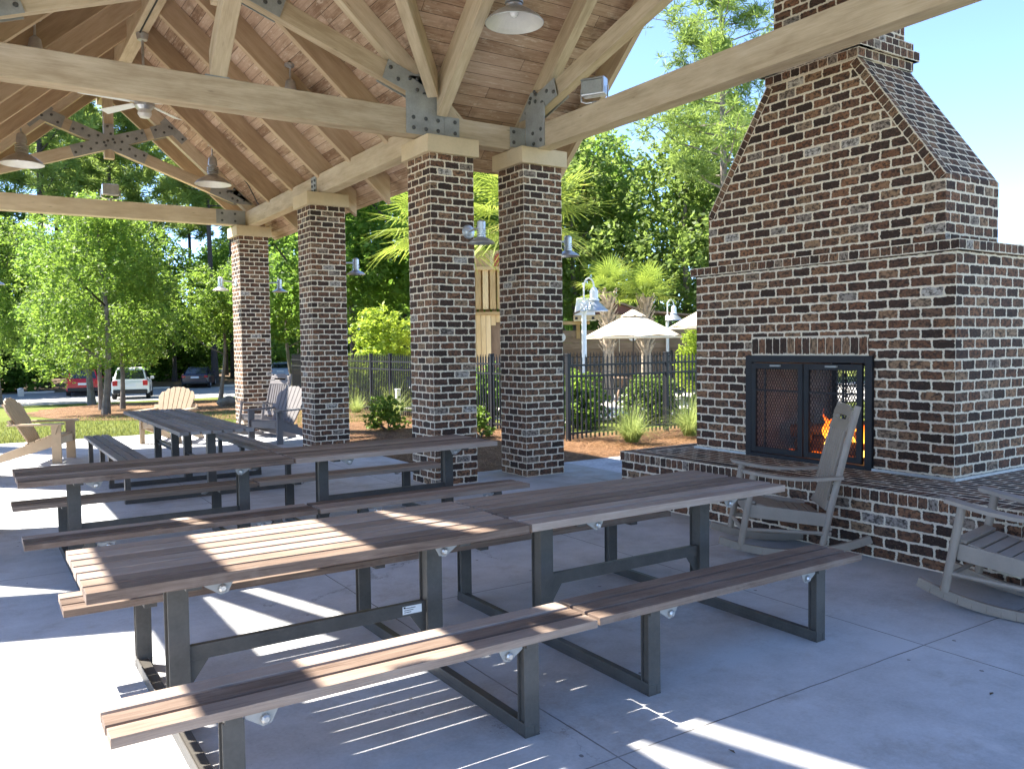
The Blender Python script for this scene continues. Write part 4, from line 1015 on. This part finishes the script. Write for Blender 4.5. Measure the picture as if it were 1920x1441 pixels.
for i, (x, y, h_, r_, lb) in enumerate([(10.3, 13.4, 1.05, .8, 'round green hedge shrub behind the fence at the post nearest the fourth column'), (12.2, 13.2, 1.1, .9, 'green hedge shrub behind the fence under the umbrella'), (13.9, 13.0, 1.25, .95, 'green hedge shrub behind the fence next to the fireplace'), (10.2, 16.6, 1.35, .8, 'green shrub behind the fence between third and fourth columns'), (11.3, 14.6, 1.15, .9, 'green hedge shrub in the second line behind the fence left of the umbrella'), (15.3, 13.4, 1.3, 1.0, 'green hedge shrub behind the fence hidden partly by the fireplace'), (20.6, 19.6, 2.6, 1.6, 'yellow green shrub behind the second umbrella'), (23, 20.5, 3.2, 1.8, 'tall green shrub beside the fireplace behind the far lamp post'), (19.5, 28, 2.4, 2.0, 'dark green shrub beside the wooden play ship')]):
    shrub('hedge_shrub', lb, x, y, h_, r_, int(2600 * r_ * h_ + 1800), .10, 60 + i, (LEAF1, LEAF4, LEAF1, LEAF2, LEAF1, LEAF4, YEL, LEAF4, LEAF3)[i], 0)
def tuft(name, label, x, y, H, n, seed, z=None):
    np.random.seed(seed); r = thing(name, label, 'grass', (x, y, zg(y) + .02 if z is None else z)); V = []
    for i in range(n):
        a = np.random.rand() * 6.283; L = H * np.random.uniform(.6, 1.25); sp = np.random.uniform(.25, 1.75); d = np.array([math.cos(a), math.sin(a), 0]); s = np.array([-d[1], d[0], 0]) * .0055
        p = [d * .12 * np.random.rand() + d * sp * L * .62 * t ** 1.4 + np.array([0, 0, max(.02, L * (1.1 * t - .55 * sp * t * t))]) for t in (0, .35, .7, 1)]
        for k in range(3):
            w0, w1 = s * (1 - .3 * k), s * (.7 - .3 * k); V += [p[k] - w0, p[k] + w0, p[k + 1] + w1, p[k + 1] - w1]
    quads('blades', np.array(V), GBLADE, r, np.repeat(np.random.rand(n), 3))
tuft('grass_clump', 'arching green grass clump before the fence, left of the hearth', 9.2, 10.45, .66, 620, 1, 0)
tuft('grass_clump', 'arching grass clump at the corner of the fireplace', 10.6, 10.5, .78, 600, 2, 0)
tuft('grass_clump', 'wispy grass clump at the fence between second and third columns', 7.9, 17.0, .9, 300, 3, 0)
tuft('grass_clump', 'pale low grass clump at the foot of the left fence run', 8.1, 19.6, .6, 260, 4, 0)

def palm(name, label, x, y, H, fr, nf, seed, tr=.17, shaggy=True, span=118):
    q = random.Random(seed); np.random.seed(seed); r = thing(name, label, 'palm', (x, y, 0))
    b = MB(); b.tube([(0, 0, -.1), (.03, 0, H * .35), (.0, .03, H * .7), (0, 0, H)], [tr * 1.15, tr, tr, tr * 1.05], 12); b.build('trunk', BOOT, r)
    if shaggy:
        b = MB()
        for i in range(70):
            z = H * (.42 + .56 * (i / 70)); a = i * 2.4; d = Vector((math.cos(a), math.sin(a), 0)); p0 = d * tr * .9 + Vector((0, 0, z)); p1 = d * (tr + .16) + Vector((0, 0, z + .26)); b.bar(p0, p1, .075, .02, d)
        b.build('leaf_boots', BOOT, r)
    V = []; rv = []; pb = MB()
    for i in range(nf):
        a = i * 2.399 + q.uniform(-.2, .2); el = R(80 - span * (i / nf) + q.uniform(-8, 8)); d = Vector((math.cos(a) * math.cos(el), math.sin(a) * math.cos(el), math.sin(el))); o = Vector((0, 0, H + .05))
        pl = fr * .46; p1 = o + d * pl * .5 + Vector((0, 0, .05)); base = o + d * pl
        pb.tube([o, p1, base], [.02, .016, .012], 5)
        side = d.cross(Vector((0, 0, 1))); side = side.normalized() if side.length > .1 else Vector((1, 0, 0)); nup = side.cross(d).normalized(); tone = min(1, max(0, .10 + .55 * (i / nf) + q.gauss(0, .2)))
        nl = 25
        for k in range(nl):
            t = (k + .5) / nl * 2 - 1; th = t * R(118); ld = (d * math.cos(th) + side * math.sin(th)).normalized(); ld = (ld + nup * .14 * (1 - abs(t))).normalized()
            L = fr * .62 * (1 - .28 * abs(t)) * q.uniform(.88, 1.08); w = fr * .0125
            droop = Vector((0, 0, -1)) * L * (.06 + .30 * q.random() ** 2) + side * L * q.uniform(-.06, .06); lw = ld.cross(nup).normalized() * w
            m = base + ld * L * .55; e = base + ld * L + droop
            V += [base, m + lw, m, m - lw] ; V += [m - lw, m + lw, e + lw * .12, e - lw * .12]
            rv += [tone, min(1, tone + q.uniform(0, .35))]
    quads('fronds', np.array([tuple(p) for p in V]), PALM, r, np.array(rv)); pb.build('petioles', PALM, r)
palm('palm_tree', 'large palm with crown behind the third brick column', 10.35, 19.3, 4.75, 2.0, 24, 5, .17, False)
palm('palm_tree', 'large palm with crown behind the fourth brick column', 11.5, 16.9, 4.70, 2.1, 26, 6, .17, False)
palm('palm_tree', 'short palm with shaggy trunk beside the tall lamp post', 16.9, 20.3, 3.30, 1.25, 22, 7, .16, True, 100)
palm('palm_tree', 'short palm with shaggy trunk behind the open umbrella', 18.3, 20.1, 3.15, 1.25, 22, 8, .16, True, 100)

# grass blades and loose straw (nobody could count them)
np.random.seed(9)
def strewn(name, label, pts, mat, L, w, flat):
    n = len(pts); a = np.random.rand(n) * 6.283
    if flat: D = np.stack([np.cos(a), np.sin(a), np.random.uniform(-.15, .35, n)], 1)
    else: D = np.stack([np.cos(a) * .5, np.sin(a) * .5, np.ones(n)], 1)
    s = np.stack([-np.sin(a), np.cos(a), np.zeros(n)], 1) * w; Lr = L * np.random.uniform(.6, 1.3, n)[:, None]
    V = np.stack([pts - s, pts + s, pts + s * .3 + D * Lr, pts - s * .3 + D * Lr], 1); tag(quads(name, V, mat), label, None, None, 'stuff')
n = 26000; yy = 17.5 + 9.5 * np.random.rand(n) ** 1.6; xx = np.random.uniform(-1.5, 9.5, n)
strewn('grass', 'short mown green grass blades on the lawn', np.stack([xx, yy, np.array([zg(v_) for v_ in yy])], 1), LBLADE, .055, .007, False)
n = 26000; yy = np.random.uniform(9.35, 18, n); xx = np.random.uniform(5.25, 9.3, n); m_ = np.random.rand(n) < .4; xx[m_] = np.random.uniform(6.5, 12.5, m_.sum()); yy[m_] = np.random.uniform(9.6, 12, m_.sum())
strewn('pine_straw', 'loose brown pine needles strewn on the bed', np.stack([xx, yy, np.full(n, -.015)], 1), NEEDLE, .16, .0028, True)
n = 5000; a_ = np.random.rand(n) * 6.283; r_ = np.sqrt(np.random.rand(n)); xx = 7.2 + 5.4 * r_ * np.cos(a_); yy = 32 + 10.4 * r_ * np.sin(a_)
strewn('straw_litter', 'loose tan pine needles under the young trees', np.stack([xx, yy, np.array([zg(v_) for v_ in yy]) + .015], 1), NEEDLE, .22, .006, True)
b = MB(); qq = random.Random(3)
np.random.seed(12)
# a few fallen leaves and twigs on the slab
for i, (x, y) in enumerate([(2.5, 2.25), (3.9, 1.95), (.1, 2.2), (.5, 2.35), (4.05, 1.75)]):
    t_ = MB(); a = qq.random() * 6; t_.face([(-.02, 0, .004), (0, -.009, .006), (.022, .002, .004), (0, .01, .009)]); t_.v = [(p[0] * math.cos(a) - p[1] * math.sin(a), p[0] * math.sin(a) + p[1] * math.cos(a), p[2]) for p in t_.v]
    o = t_.build('fallen_leaf', DIRT); o.location = (x, y, .001)
    tag(o, 'small dry brown leaf lying on the concrete in the foreground', 'leaf', 'fallen leaves on the patio')

# ------------------------------------------------------------------ fences
def fence(name, label, p0, p1, H, posts, pick=.105, mat=IRON, zf=lambda y: -.05):
    p0, p1 = Vector((*p0, 0)), Vector((*p1, 0)); d = p1 - p0; L = d.length; a = d.normalized(); r = thing(name, label, 'fence', (p0.x, p0.y, zf(p0.y)), math.atan2(a.y, a.x))
    b = MB(); n = int(L / pick)
    for i in range(n + 1):
        x = min(L, i * pick); b.box(x - .0125, x + .0125, -.0125, .0125, .06, H + .06); b.lathe((x, 0, H + .06), [(.014, 0), (.004, .05), (.001, .055)], 4)
    b.build('pickets', mat, r)
    for z in (.16, H - .27, H - .08):
        b = MB(); b.box(0, L, -.018, .018, z - .017, z + .017); b.build('rail', mat, r)
    for x in posts:
        b = MB(); b.box(x - .035, x + .035, -.035, .035, -.1, H + .10); b.box(x - .042, x + .042, -.042, .042, H + .10, H + .125); b.build('post', mat, r, .003)
fence('iron_fence', 'black iron picket fence from the corner post to behind the fireplace', (8.63, 11.45), (16.5, 12.05), 1.42, (0, 2.5, 5.0, 7.5))
fence('iron_fence', 'black iron picket fence run behind the third column and left of it', (8.66, 11.62), (8.75, 26.5), 1.42, (2.4, 4.8, 7.2, 8.4, 10.8, 13.2))
fence('iron_fence', 'far black iron fence behind the umbrella tables', (14.2, 24.6), (27.5, 19.6), 1.35, (0, 2.5, 5, 7.5, 10, 12.5), .12)
b = MB(); b.box(-.05, .05, -.05, .05, -.1, .62); t = thing('utility_post', 'short white post at the fence behind the leafy bush', 'post', (8.5, 18.0, 0)); b.build('shaft', WHITE, t, .01); b = MB(); b.box(-.055, .055, -.055, .055, .62, .66); b.build('lid', WHITE, t, .01)

# ------------------------------------------------------------------ play area
def umbrella(label, x, y, rim, top, Rr, rz=0):
    r = thing('patio_umbrella', label, 'umbrella', (x, y, 0), rz, 'cream patio umbrellas'); n = 8
    b = MB()
    for k in range(n):
        a0, a1 = 2 * PI * k / n, 2 * PI * (k + 1) / n; am = (a0 + a1) / 2
        def P(a, f, sag=0): return Vector((math.cos(a) * Rr * f, math.sin(a) * Rr * f, top - (top - rim) * (f ** 1.15) - sag))
        fs = (.14, .4, .7, 1.0)
        for f0, f1 in zip(fs, fs[1:]):
            s0, s1 = .05 * f0, .05 * f1; c = math.cos(PI / n)
            m0, m1 = P(am, f0 * c, s0 * .3), P(am, f1 * c, s1 * .3)
            b.face([P(a0, f0), m0, m1, P(a0, f1)][::-1], None, .5); b.face([m0, P(a1, f0), P(a1, f1), m1][::-1], None, .5)
        b.face([P(a0, 1), P(a0, 1) - Vector((0, 0, .05)), P(a1, 1) - Vector((0, 0, .05)), P(a1, 1)])
    b.build('canopy', CLOTH, r)
    b = MB()
    for k in range(n):
        a0, a1 = 2 * PI * k / n, 2 * PI * (k + 1) / n; z = top + .05
        p = lambda a, f, zz: Vector((math.cos(a) * Rr * f, math.sin(a) * Rr * f, zz))
        b.face([p(a0, .02, z + .06), p(a0, .25, z - .13), p((a0 + a1) / 2, .27, z - .165), p(a1, .25, z - .13)])
    b.build('vent_cap', CLOTH, r)
    b = MB(); b.tube([(0, 0, 0), (0, 0, top + .12)], .022, 10); b.build('pole', DBARK, r)
    b = MB()
    for k in range(n):
        a = 2 * PI * k / n; b.bar((0, 0, top - .02), (math.cos(a) * Rr * .98, math.sin(a) * Rr * .98, rim - .015), .014, .016)
    b.build('rib', BOOT, r)
    b = MB(); b.lathe((0, 0, .0), [(.26, 0), (.26, .04), (.06, .08), (.03, .25)], 20); b.build('base', IRON, r)
umbrella('open cream patio umbrella in full view between column and fireplace', 16.05, 18.15, 1.87, 2.55, 1.42, .2)
umbrella('cream patio umbrella half hidden behind the fireplace', 18.2, 16.9, 2.12, 2.85, 1.42, .1)
t = thing('patio_table', 'wooden patio table under the cream umbrella', 'table', (15.7, 17.9, 0))
b = MB(); b.lathe((0, 0, .70), [(.001, .03), (.55, .03), (.55, 0), (.001, 0)], 24); b.build('top', OLDWOOD, t)
for a in (45, 135, 225, 315):
    b = MB(); b.bar((math.cos(R(a)) * .18, math.sin(R(a)) * .18, .70), (math.cos(R(a)) * .42, math.sin(R(a)) * .42, 0), .06, .06, (1, 0, 0)); b.build('leg', OLDWOOD, t)
def pchair(label, x, y, rz):
    t = thing('patio_chair', label, 'chair', (x, y, 0), rz, 'dark patio chairs')
    b = MB(); b.box(-.24, .24, -.22, .24, .42, .45); b.build('seat', IRON, t, .008)
    b = MB()
    for i in range(5): b.tube([(-.18 + .09 * i, -.22, .45), (-.18 + .09 * i, -.30, .82)], .012, 6)
    b.tube([(-.24, -.22, .4), (-.24, -.31, .84), (-.12, -.33, .92), (.12, -.33, .92), (.24, -.31, .84), (.24, -.22, .4)], .015, 8); b.build('backrest', IRON, t)
    for sx in (-1, 1):
        for sy in (-1, 1): b = MB(); b.tube([(sx * .21, sy * .2, .43), (sx * .24, sy * .25, 0)], .014, 6); b.build('leg', IRON, t)
pchair('dark metal patio chair left of the umbrella table', 14.8, 17.6, R(-70)); pchair('dark metal patio chair in front of the umbrella table', 15.9, 16.9, R(10))
def lamp_post(label, x, y, H, rz, k=1.0):
    r = thing('lamp_post', label, 'lamp post', (x, y, 0), rz, 'white gooseneck lamp posts')
    b = MB(); b.tube([(0, 0, 0), (0, 0, H * .78)], .065 * k, 14); b.lathe((0, 0, 0), [(.13 * k, 0), (.13 * k, .3), (.08 * k, .36)], 16); b.lathe((0, 0, H * .76), [(.085 * k, 0), (.085 * k, .14), (.03, .2)], 14); b.build('pole', WHITE, r)
    b = MB(); pts = [(0, 0, H * .78), (0, 0, H * .92)] + [(.13 * k * (1 - math.cos(t)), 0, H * .92 + .24 * k * math.sin(t)) for t in [PI * i / 10 for i in range(1, 11)]] ; b.tube(pts, .022 * k, 8); b.build('gooseneck', WHITE, r)
    c = (.26 * k, 0, H * .92 - .62 * k)
    b = MB(); b.lathe(c, [(.37 * k, 0), (.36 * k, .03 * k), (.21 * k, .18 * k), (.135 * k, .24 * k), (.12 * k, .27 * k)], 28); b.lathe(c, [(.36 * k, .002), (.20 * k, .17 * k), (.001, .2 * k)], 24); b.build('shade', GALV, r)
    b = MB(); b.lathe(c, [(.14 * k, .27 * k), (.14 * k, .31 * k), (.11 * k, .33 * k), (.11 * k, .52 * k), (.07 * k, .6 * k), (.02, .64 * k)], 20); b.build('housing', WHITE, r)
lamp_post('tall white gooseneck lamp post right of the fourth brick column', 13.35, 17.0, 3.4, R(-38), 1.0)
lamp_post('white gooseneck lamp post behind the open umbrella', 21.9, 22.85, 3.35, R(-40), .9)
def boards(b, o, ax, W, z0, z1, n, th=.03, gap=.012):
    """upright boards along ax from o"""
    o, ax = Vector(o), Vector(ax); w = W / n; nrm = Vector((-ax.y, ax.x, 0))
    for i in range(n): b.obox(o + ax * (i + .5) * w + Vector((0, 0, (z0 + z1) / 2)), Vector((0, 0, (z1 - z0) / 2)), ax * (w - gap) / 2, nrm * th / 2)
# tower between the third and fourth columns
tw = thing('play_tower', 'golden cedar play tower with arched openings seen between two columns', 'play tower', (14.2, 23.2, 0), R(-33))
W2 = 1.25
for (nm, z0, z1, ncut) in (('lower_boards', 0, 2.62, 1), ('rail_boards', 2.80, 4.02, 0), ('upper_boards', 4.12, 4.62, 2)):
    b = MB()
    for (o, ax) in (((-W2, -W2, 0), (1, 0, 0)), ((W2, -W2, 0), (0, 1, 0)), ((W2, W2, 0), (-1, 0, 0)), ((-W2, W2, 0), (0, -1, 0))):
        if ncut == 1:
            n = 16; w = 2 * W2 / n; axv = Vector(ax); nrm = Vector((-axv.y, axv.x, 0))
            for i in range(n):
                t_ = abs(((i % 8) + .5) - 3.0); zb = 1.1 + 1.25 * math.sqrt(max(0, 1 - (t_ / 2.6) ** 2)) if t_ < 2.5 else 0
                if i % 8 in (1, 2, 3, 4): zb = 2.0 + .4 * math.sqrt(max(0, 1 - ((i % 8 - 2.5) / 2.2) ** 2))
                else: zb = 0
                b.obox(Vector(o) + axv * (i + .5) * w + Vector((0, 0, (zb + 2.62) / 2)), Vector((0, 0, (2.62 - zb) / 2)), axv * (w - .012) / 2, nrm * .015)
        elif ncut == 0: boards(b, o, ax, 2 * W2, z0, z1, 11, .03, .055)
        else: boards(b, o, ax, 2 * W2, z0, z1, 18, .03, .01)
    b.build(nm, CEDAR, tw)
b = MB()
for z in (2.66, 4.06): b.box(-W2 - .08, W2 + .08, -W2 - .08, W2 + .08, z - .05, z + .05)
b.build('platform', CEDAR, tw)
b = MB(); b.box(-W2 + .1, W2 - .1, -W2 + .1, W2 - .1, .05, 2.55); b.build('inner_wall', OLDWOOD, tw)
b = MB()
for x in (-.62, .45):
    pts = [(x - .17, -W2 - .03, 4.12), (x + .17, -W2 - .03, 4.12), (x + .17, -W2 - .03, 4.36)] + [(x + .17 * math.cos(R(a)), -W2 - .03, 4.36 + .17 * math.sin(R(a))) for a in (30, 60, 90, 120, 150)] + [(x - .17, -W2 - .03, 4.36)]
    b.prism(pts, (0, -.02, 0))
b.build('arched_panel', REDP, tw)
for sx in (-1, 1):
    for sy in (-1, 1): b = MB(); b.box(sx * W2 - .07, sx * W2 + .07, sy * W2 - .07, sy * W2 + .07, 0, 4.7); b.build('post', CEDAR, tw)
# ship-shaped playhouse
shp = thing('play_ship', 'brown plank play ship with roofed cabin behind the umbrella', 'playhouse', (20.9, 24.6, 0), R(-40))
b = MB()
for i in range(9):
    z = .1 + i * .235; e = .12 * (i / 8) ** 2; b.prism([(-3.6 - e, -.5, z), (2.6 + e * 5, -.5, z), (2.6 + e * 5, -.5, z + .225), (-3.6 - e, -.5, z + .225)], (0, .06, 0)); b.r[-6:] = [rnd.random()] * 6
b.box(-3.5, 2.6, -.4, 2.0, .05, 1.5); b.build('hull', OLDWOOD, shp)
for x in (-2.1, .6):
    b = MB(); b.lathe((x, -.51, 1.95), [(.13, 0), (.17, -.0), (.17, .04), (.13, .04), (.001, .02)], 20, (0, -1, 0)); b.build('porthole', WHITE, shp)
b = MB(); b.prism([(-1.6, -1.2, 2.85), (-.2, -1.2, 3.35), (1.2, -1.2, 2.85), (1.2, -1.2, 2.78), (-.2, -1.2, 3.27), (-1.6, -1.2, 2.78)], (0, 2.6, 0)); b.build('cabin_roof', OLDWOOD, shp)
b = MB(); b.prism([(-1.5, -1.1, 2.78), (-.2, -1.1, 3.25), (1.1, -1.1, 2.78)], (0, .05, 0)); b.build('gable_panel', flat_mat('dark_red_board', (.14, .055, .035), .6), shp)
b = MB(); b.prism([(.9, -.6, 2.95), (3.4, -.6, 2.70), (3.4, -.6, 2.63), (.9, -.6, 2.88)], (0, 2.2, 0)); b.build('side_roof', OLDWOOD, shp)
b = MB()
for x in (-1.45, 1.05):
    b.box(x - .07, x + .07, -.55, -.42, 1.9, 2.8)
b.box(-.28, -.12, -1.18, -1.05, 2.75, 3.3); b.box(-1.6, 1.2, -1.2, -1.1, 2.58, 2.76); b.build('post', CEDAR, shp)
b = MB(); b.box(-4.9, -1.0, -.95, -.80, 2.42, 2.55); b.build('beam', CEDAR, shp)
for x in (-4.3, -2.2):
    b = MB(); b.box(x - .07, x + .07, -.94, -.81, 0, 2.42); b.build('post', CEDAR, shp)
b = MB()
for x in (-.5, -.2, .1): b.tube([(x, -.56, 2.55), (x, -.62, .3)], .015, 6)
b.build('rope', CLOTH, shp)
bk = thing('tapered_bucket', 'white tapered bucket on the play beam beside the tall lamp post', 'bucket', (19.43, 24.68, 2.55), R(-40))
b = MB(); b.prism([(-.42, -.3, 0), (.42, -.3, 0), (.30, -.3, .85), (-.30, -.3, .85)], (0, .6, 0)); b.build('shell', WHITE, bk, .03)
b = MB(); b.box(-.36, -.26, -.32, -.301, .05, .15); b.box(.26, .36, -.32, -.301, .05, .15); b.build('bracket', BLACKP, bk)

# ------------------------------------------------------------------ cars and lot details
def car(label, x, y, rz, paint, kind='suv', rear=True):
    r = thing('parked_car', label, 'car', (x, y, zg(y) + .012), rz, 'cars in the parking lot')
    # local: length along +y, rear at y=0, front at y=L
    L, W, Hb, H, wl = (4.5, .92, .98, 1.66, .40) if kind == 'suv' else (4.6, .90, .93, 1.42, .34)
    def loft(secs, name, mat, bevel):
        b = MB(); n = len(secs[0])
        for s0, s1 in zip(secs, secs[1:]):
            for i in range(n): j = (i + 1) % n; b.face([s0[i], s0[j], s1[j], s1[i]][::-1], None, .5, True)
        b.face(secs[0]); b.face(secs[-1][::-1]); return b.build(name, mat, r, bevel)
    def ringb(y, w, z0, z1): c = .08; return [(-w + c, y, z0), (w - c, y, z0), (w, y, z0 + c), (w, y, z1 - .15), (w - .05, y, z1 - .03), (w - .14, y, z1), (-w + .14, y, z1), (-w + .05, y, z1 - .03), (-w, y, z1 - .15), (-w, y, z0 + c)]
    if kind == 'suv':
        bl = [ringb(.0, W - .1, .36, .86), ringb(.06, W - .02, .30, 1.0), ringb(.6, W, .26, 1.02), ringb(2.9, W, .26, 1.0), ringb(3.9, W - .04, .26, .94), ringb(4.4, W - .14, .34, .82)]
        cab = [(.12, .98, .80), (.42, 1.60, .66), (.9, 1.66, .66), (2.2, 1.64, .65), (3.05, 1.0, .76)]
    else:
        bl = [ringb(.0, W - .12, .42, .86), ringb(.08, W - .03, .32, .94), ringb(.7, W, .24, .96), ringb(3.0, W, .24, .92), ringb(4.1, W - .05, .24, .80), ringb(4.55, W - .2, .32, .66)]
        cab = [(.55, .92, .78), (1.15, 1.34, .64), (1.6, 1.42, .63), (2.3, 1.41, .63), (3.3, .90, .76)]
    loft(bl, 'body', paint, 0)
    sec = [[(-W + .10 - (.03 if k == 0 else 0), y_, Hb - .06), (W - .10, y_, Hb - .06), (w_, y_, z_ - .05), (w_ - .08, y_, z_), (-w_ + .08, y_, z_), (-w_, y_, z_ - .05)] for k, (y_, z_, w_) in enumerate(cab)]
    loft(sec, 'cabin', paint, 0)
    y0, z0, w0 = cab[0]; y1, z1, w1 = cab[1]
    b = MB(); f0, f1 = .12, .88
    nrm = Vector((0, -(z1 - z0), (y1 - y0))).normalized() * .008
    pp = lambda f, s: Vector((s * (w0 + (w1 - w0) * f - .08), y0 + (y1 - y0) * f, z0 + (z1 - z0) * f)) + nrm
    b.face([pp(f0, -1), pp(f0, 1), pp(f1, 1), pp(f1, -1)]); b.build('rear_window', CGLASS, r)
    for s in (-1, 1):
        b = MB(); (ya, za, wa), (yb, zb, wb) = cab[1], cab[-1]; zt = cab[2][1]
        q_ = [Vector((s * (W - .085), cab[0][0] + .35, Hb + .03)), Vector((s * (W - .10), cab[-1][0] - .35, Hb + .03)), Vector((s * (cab[2][2] + .012), cab[3][0] + .05, zt - .10)), Vector((s * (cab[2][2] + .012), cab[1][0] + .18, zt - .10))]
        b.face(q_ if s > 0 else q_[::-1]); b.build('side_window', CGLASS, r)
        b = MB(); b.box(s * (W - .20) - .12, s * (W - .20) + .12, -.02, .10, .72, .98 if kind == 'suv' else .86); b.build('tail_light', TAIL, r, .02)
        for yw in (.85, L - .95):
            b = MB(); b.lathe((s * (W - .10), yw, wl - .02), [(.001, -.11), (wl * .9, -.11), (wl, -.08), (wl, .08), (wl * .9, .11), (wl * .62, .11), (.6 * wl, .07)], 24, (s, 0, 0)); w_ = b.build('wheel', TYRE, r)
            b = MB(); b.lathe((s * (W - .10), yw, wl - .02), [(wl * .6, .09), (wl * .5, .06), (.06, .10), (.001, .10)], 16, (s, 0, 0)); b.build('rim', RIM, w_)
        b = MB(); b.box(s * (W + .04) - .09, s * (W + .04) + .09, 2.75, 2.88, .98, 1.12); b.build('mirror', paint, r, .03)
    b = MB(); b.box(-.26, .26, -.016, .004 if kind == 'suv' else .0, .68, .80); b.build('number_plate', PLATEW, r)
    b = MB(); b.box(-W + .10, W - .10, -.05, .2, .30, .52 if kind == 'suv' else .44); b.build('bumper', BLACKP, r, .04)
    return r
car('white hatchback SUV parked with its rear to the lawn', 6.95, 47.1, R(-12), car_paint('white_car_paint', (.72, .73, .72)), 'suv')
car('red car parked behind the thick tree trunk', 5.55, 55.0, R(-8), car_paint('red_car_paint', (.42, .012, .02)), 'suv')
car('dark blue sedan parked at the right of the lot', 12.6, 58.3, R(-20), car_paint('navy_car_paint', (.012, .014, .035)), 'sedan')
car('silver car far off between the trunks, seen from the side', 8.3, 83.0, R(92), car_paint('silver_car_paint', (.55, .57, .60)), 'sedan')
car('pale blue car glimpsed between the two far columns', 19.9, 63.0, R(-20), car_paint('pale_blue_car_paint', (.35, .42, .55)), 'sedan')
for i, (x, y) in enumerate([(3.4, 58.9), (6.4, 58.9), (10.2, 59.0), (15.6, 59.0)]):
    b = MB(); b.box(-.95, .95, -.09, .09, 0, .13); o = b.build('wheel_stop', CAP if False else PAVE, None, .03); o.location = (x, y, zg(y) + .012); tag(o, 'pale concrete wheel stop along the far edge of the lot', 'wheel stop', 'wheel stops in the parking lot')
b = MB(); b.box(-.16, .16, -.16, .16, 0, .42); b.lathe((0, 0, .42), [(.2, 0), (.2, .04), (.05, .1), (.001, .1)], 4); o = b.build('concrete_bollard', PAVE, None, .02); o.location = (2.45, 57.0, zg(57)); tag(o, 'short pale bollard at the edge of the lot', 'bollard')
bpy.ops.mesh.primitive_ico_sphere_add(subdivisions=3, radius=.34); o = bpy.context.object; o.name = 'garden_rock'
for v_ in o.data.vertices:
    c = v_.co; f_ = 1 + .18 * math.sin(c.x * 9 + 1) * math.cos(c.y * 8) + .1 * math.sin(c.z * 14); v_.co = (c.x * f_ * 1.25, c.y * f_, c.z * f_ * .8)
o.data.materials.append(BARK); o.location = (7.9, 31.3, zg(31.3) + .1); tag(o, 'dark rounded rock at the edge of the straw bed', 'rock')
# distant roof right of the fireplace
t = thing('distant_building', 'pale blue metal roofed building glimpsed right of the fireplace', 'building', (42, 12.6, 0))
b = MB(); b.box(-3.4, 3.4, -5.4, 5.4, 0, 5.5)
for k in range(9): b.box(-3.43, -3.40, -5.2 + k * 1.2, -5.05 + k * 1.2, .2, 5.4)
b.build('wall', PAVE, t)
b = MB(); b.prism([(-3.6, -6.1, 5.62), (-3.6, 6.1, 5.62), (-3.6, 0, 10.2)], (7.2, 0, 0)); b.build('roof', GALV, t)
b = MB()
for k in range(9):
    x = -3.5 + k * .87
    for sy in (-1, 1): b.bar((x, sy * 6.12, 5.66), (x, 0, 10.24), .05, .05)
for sy in (-1, 1): b.box(-3.66, 3.66, sy * 6.18 - .08, sy * 6.18 + .08, 5.48, 5.62)
b.build('seam', WHITE, t)

# ------------------------------------------------------------------ light, sky, camera
SUN = Vector((-.54, .60, 1.0)).normalized()
w = bpy.data.worlds.new('World'); sc.world = w; w.use_nodes = True; nt = w.node_tree
sky = nt.nodes.new('ShaderNodeTexSky'); sky.sky_type = 'NISHITA'; sky.sun_disc = False
sky.sun_elevation = math.asin(SUN.z); sky.sun_rotation = math.atan2(SUN.x, SUN.y) % (2 * PI)
sky.air_density = .62; sky.dust_density = 0.0; sky.ozone_density = 2.2; sky.altitude = 2500
nt.links.new(sky.outputs[0], nt.nodes['Background'].inputs[0]); nt.nodes['Background'].inputs[1].default_value = .115
sl = bpy.data.lights.new('sun', 'SUN'); sl.energy = 3.5; sl.angle = R(.55); sl.color = (1, .95, .86)
so = bpy.data.objects.new('sun', sl); COL.objects.link(so); so.rotation_euler = SUN.to_track_quat('Z', 'Y').to_euler()
cam = bpy.data.cameras.new('camera'); co = bpy.data.objects.new('camera', cam); COL.objects.link(co)
yaw, pitch, roll, fpx = R(33.137), R(-2.634), R(-.7145), 1554.6
fw = Vector((math.sin(yaw) * math.cos(pitch), math.cos(yaw) * math.cos(pitch), math.sin(pitch))); rt = Vector((math.cos(yaw), -math.sin(yaw), 0)); up = rt.cross(fw)
r2 = rt * math.cos(roll) + up * math.sin(roll); u2 = -rt * math.sin(roll) + up * math.cos(roll)
M_ = Matrix((r2, u2, -fw)).transposed().to_4x4(); M_.translation = (0, 0, 1.635); co.matrix_world = M_
cam.sensor_fit = 'HORIZONTAL'; cam.sensor_width = 36; cam.lens = fpx / 1920 * 36; cam.clip_start = .05; cam.clip_end = 3000
sc.camera = co
sc.render.engine = 'CYCLES'
sc.cycles.max_bounces = 8; sc.cycles.diffuse_bounces = 5; sc.cycles.transparent_max_bounces = 12
sc.cycles.use_denoising = True
vs = sc.view_settings; vs.view_transform = 'Standard'; vs.look = 'None'; vs.gamma = 1; vs.use_curve_mapping = False; vs.exposure = 2.62
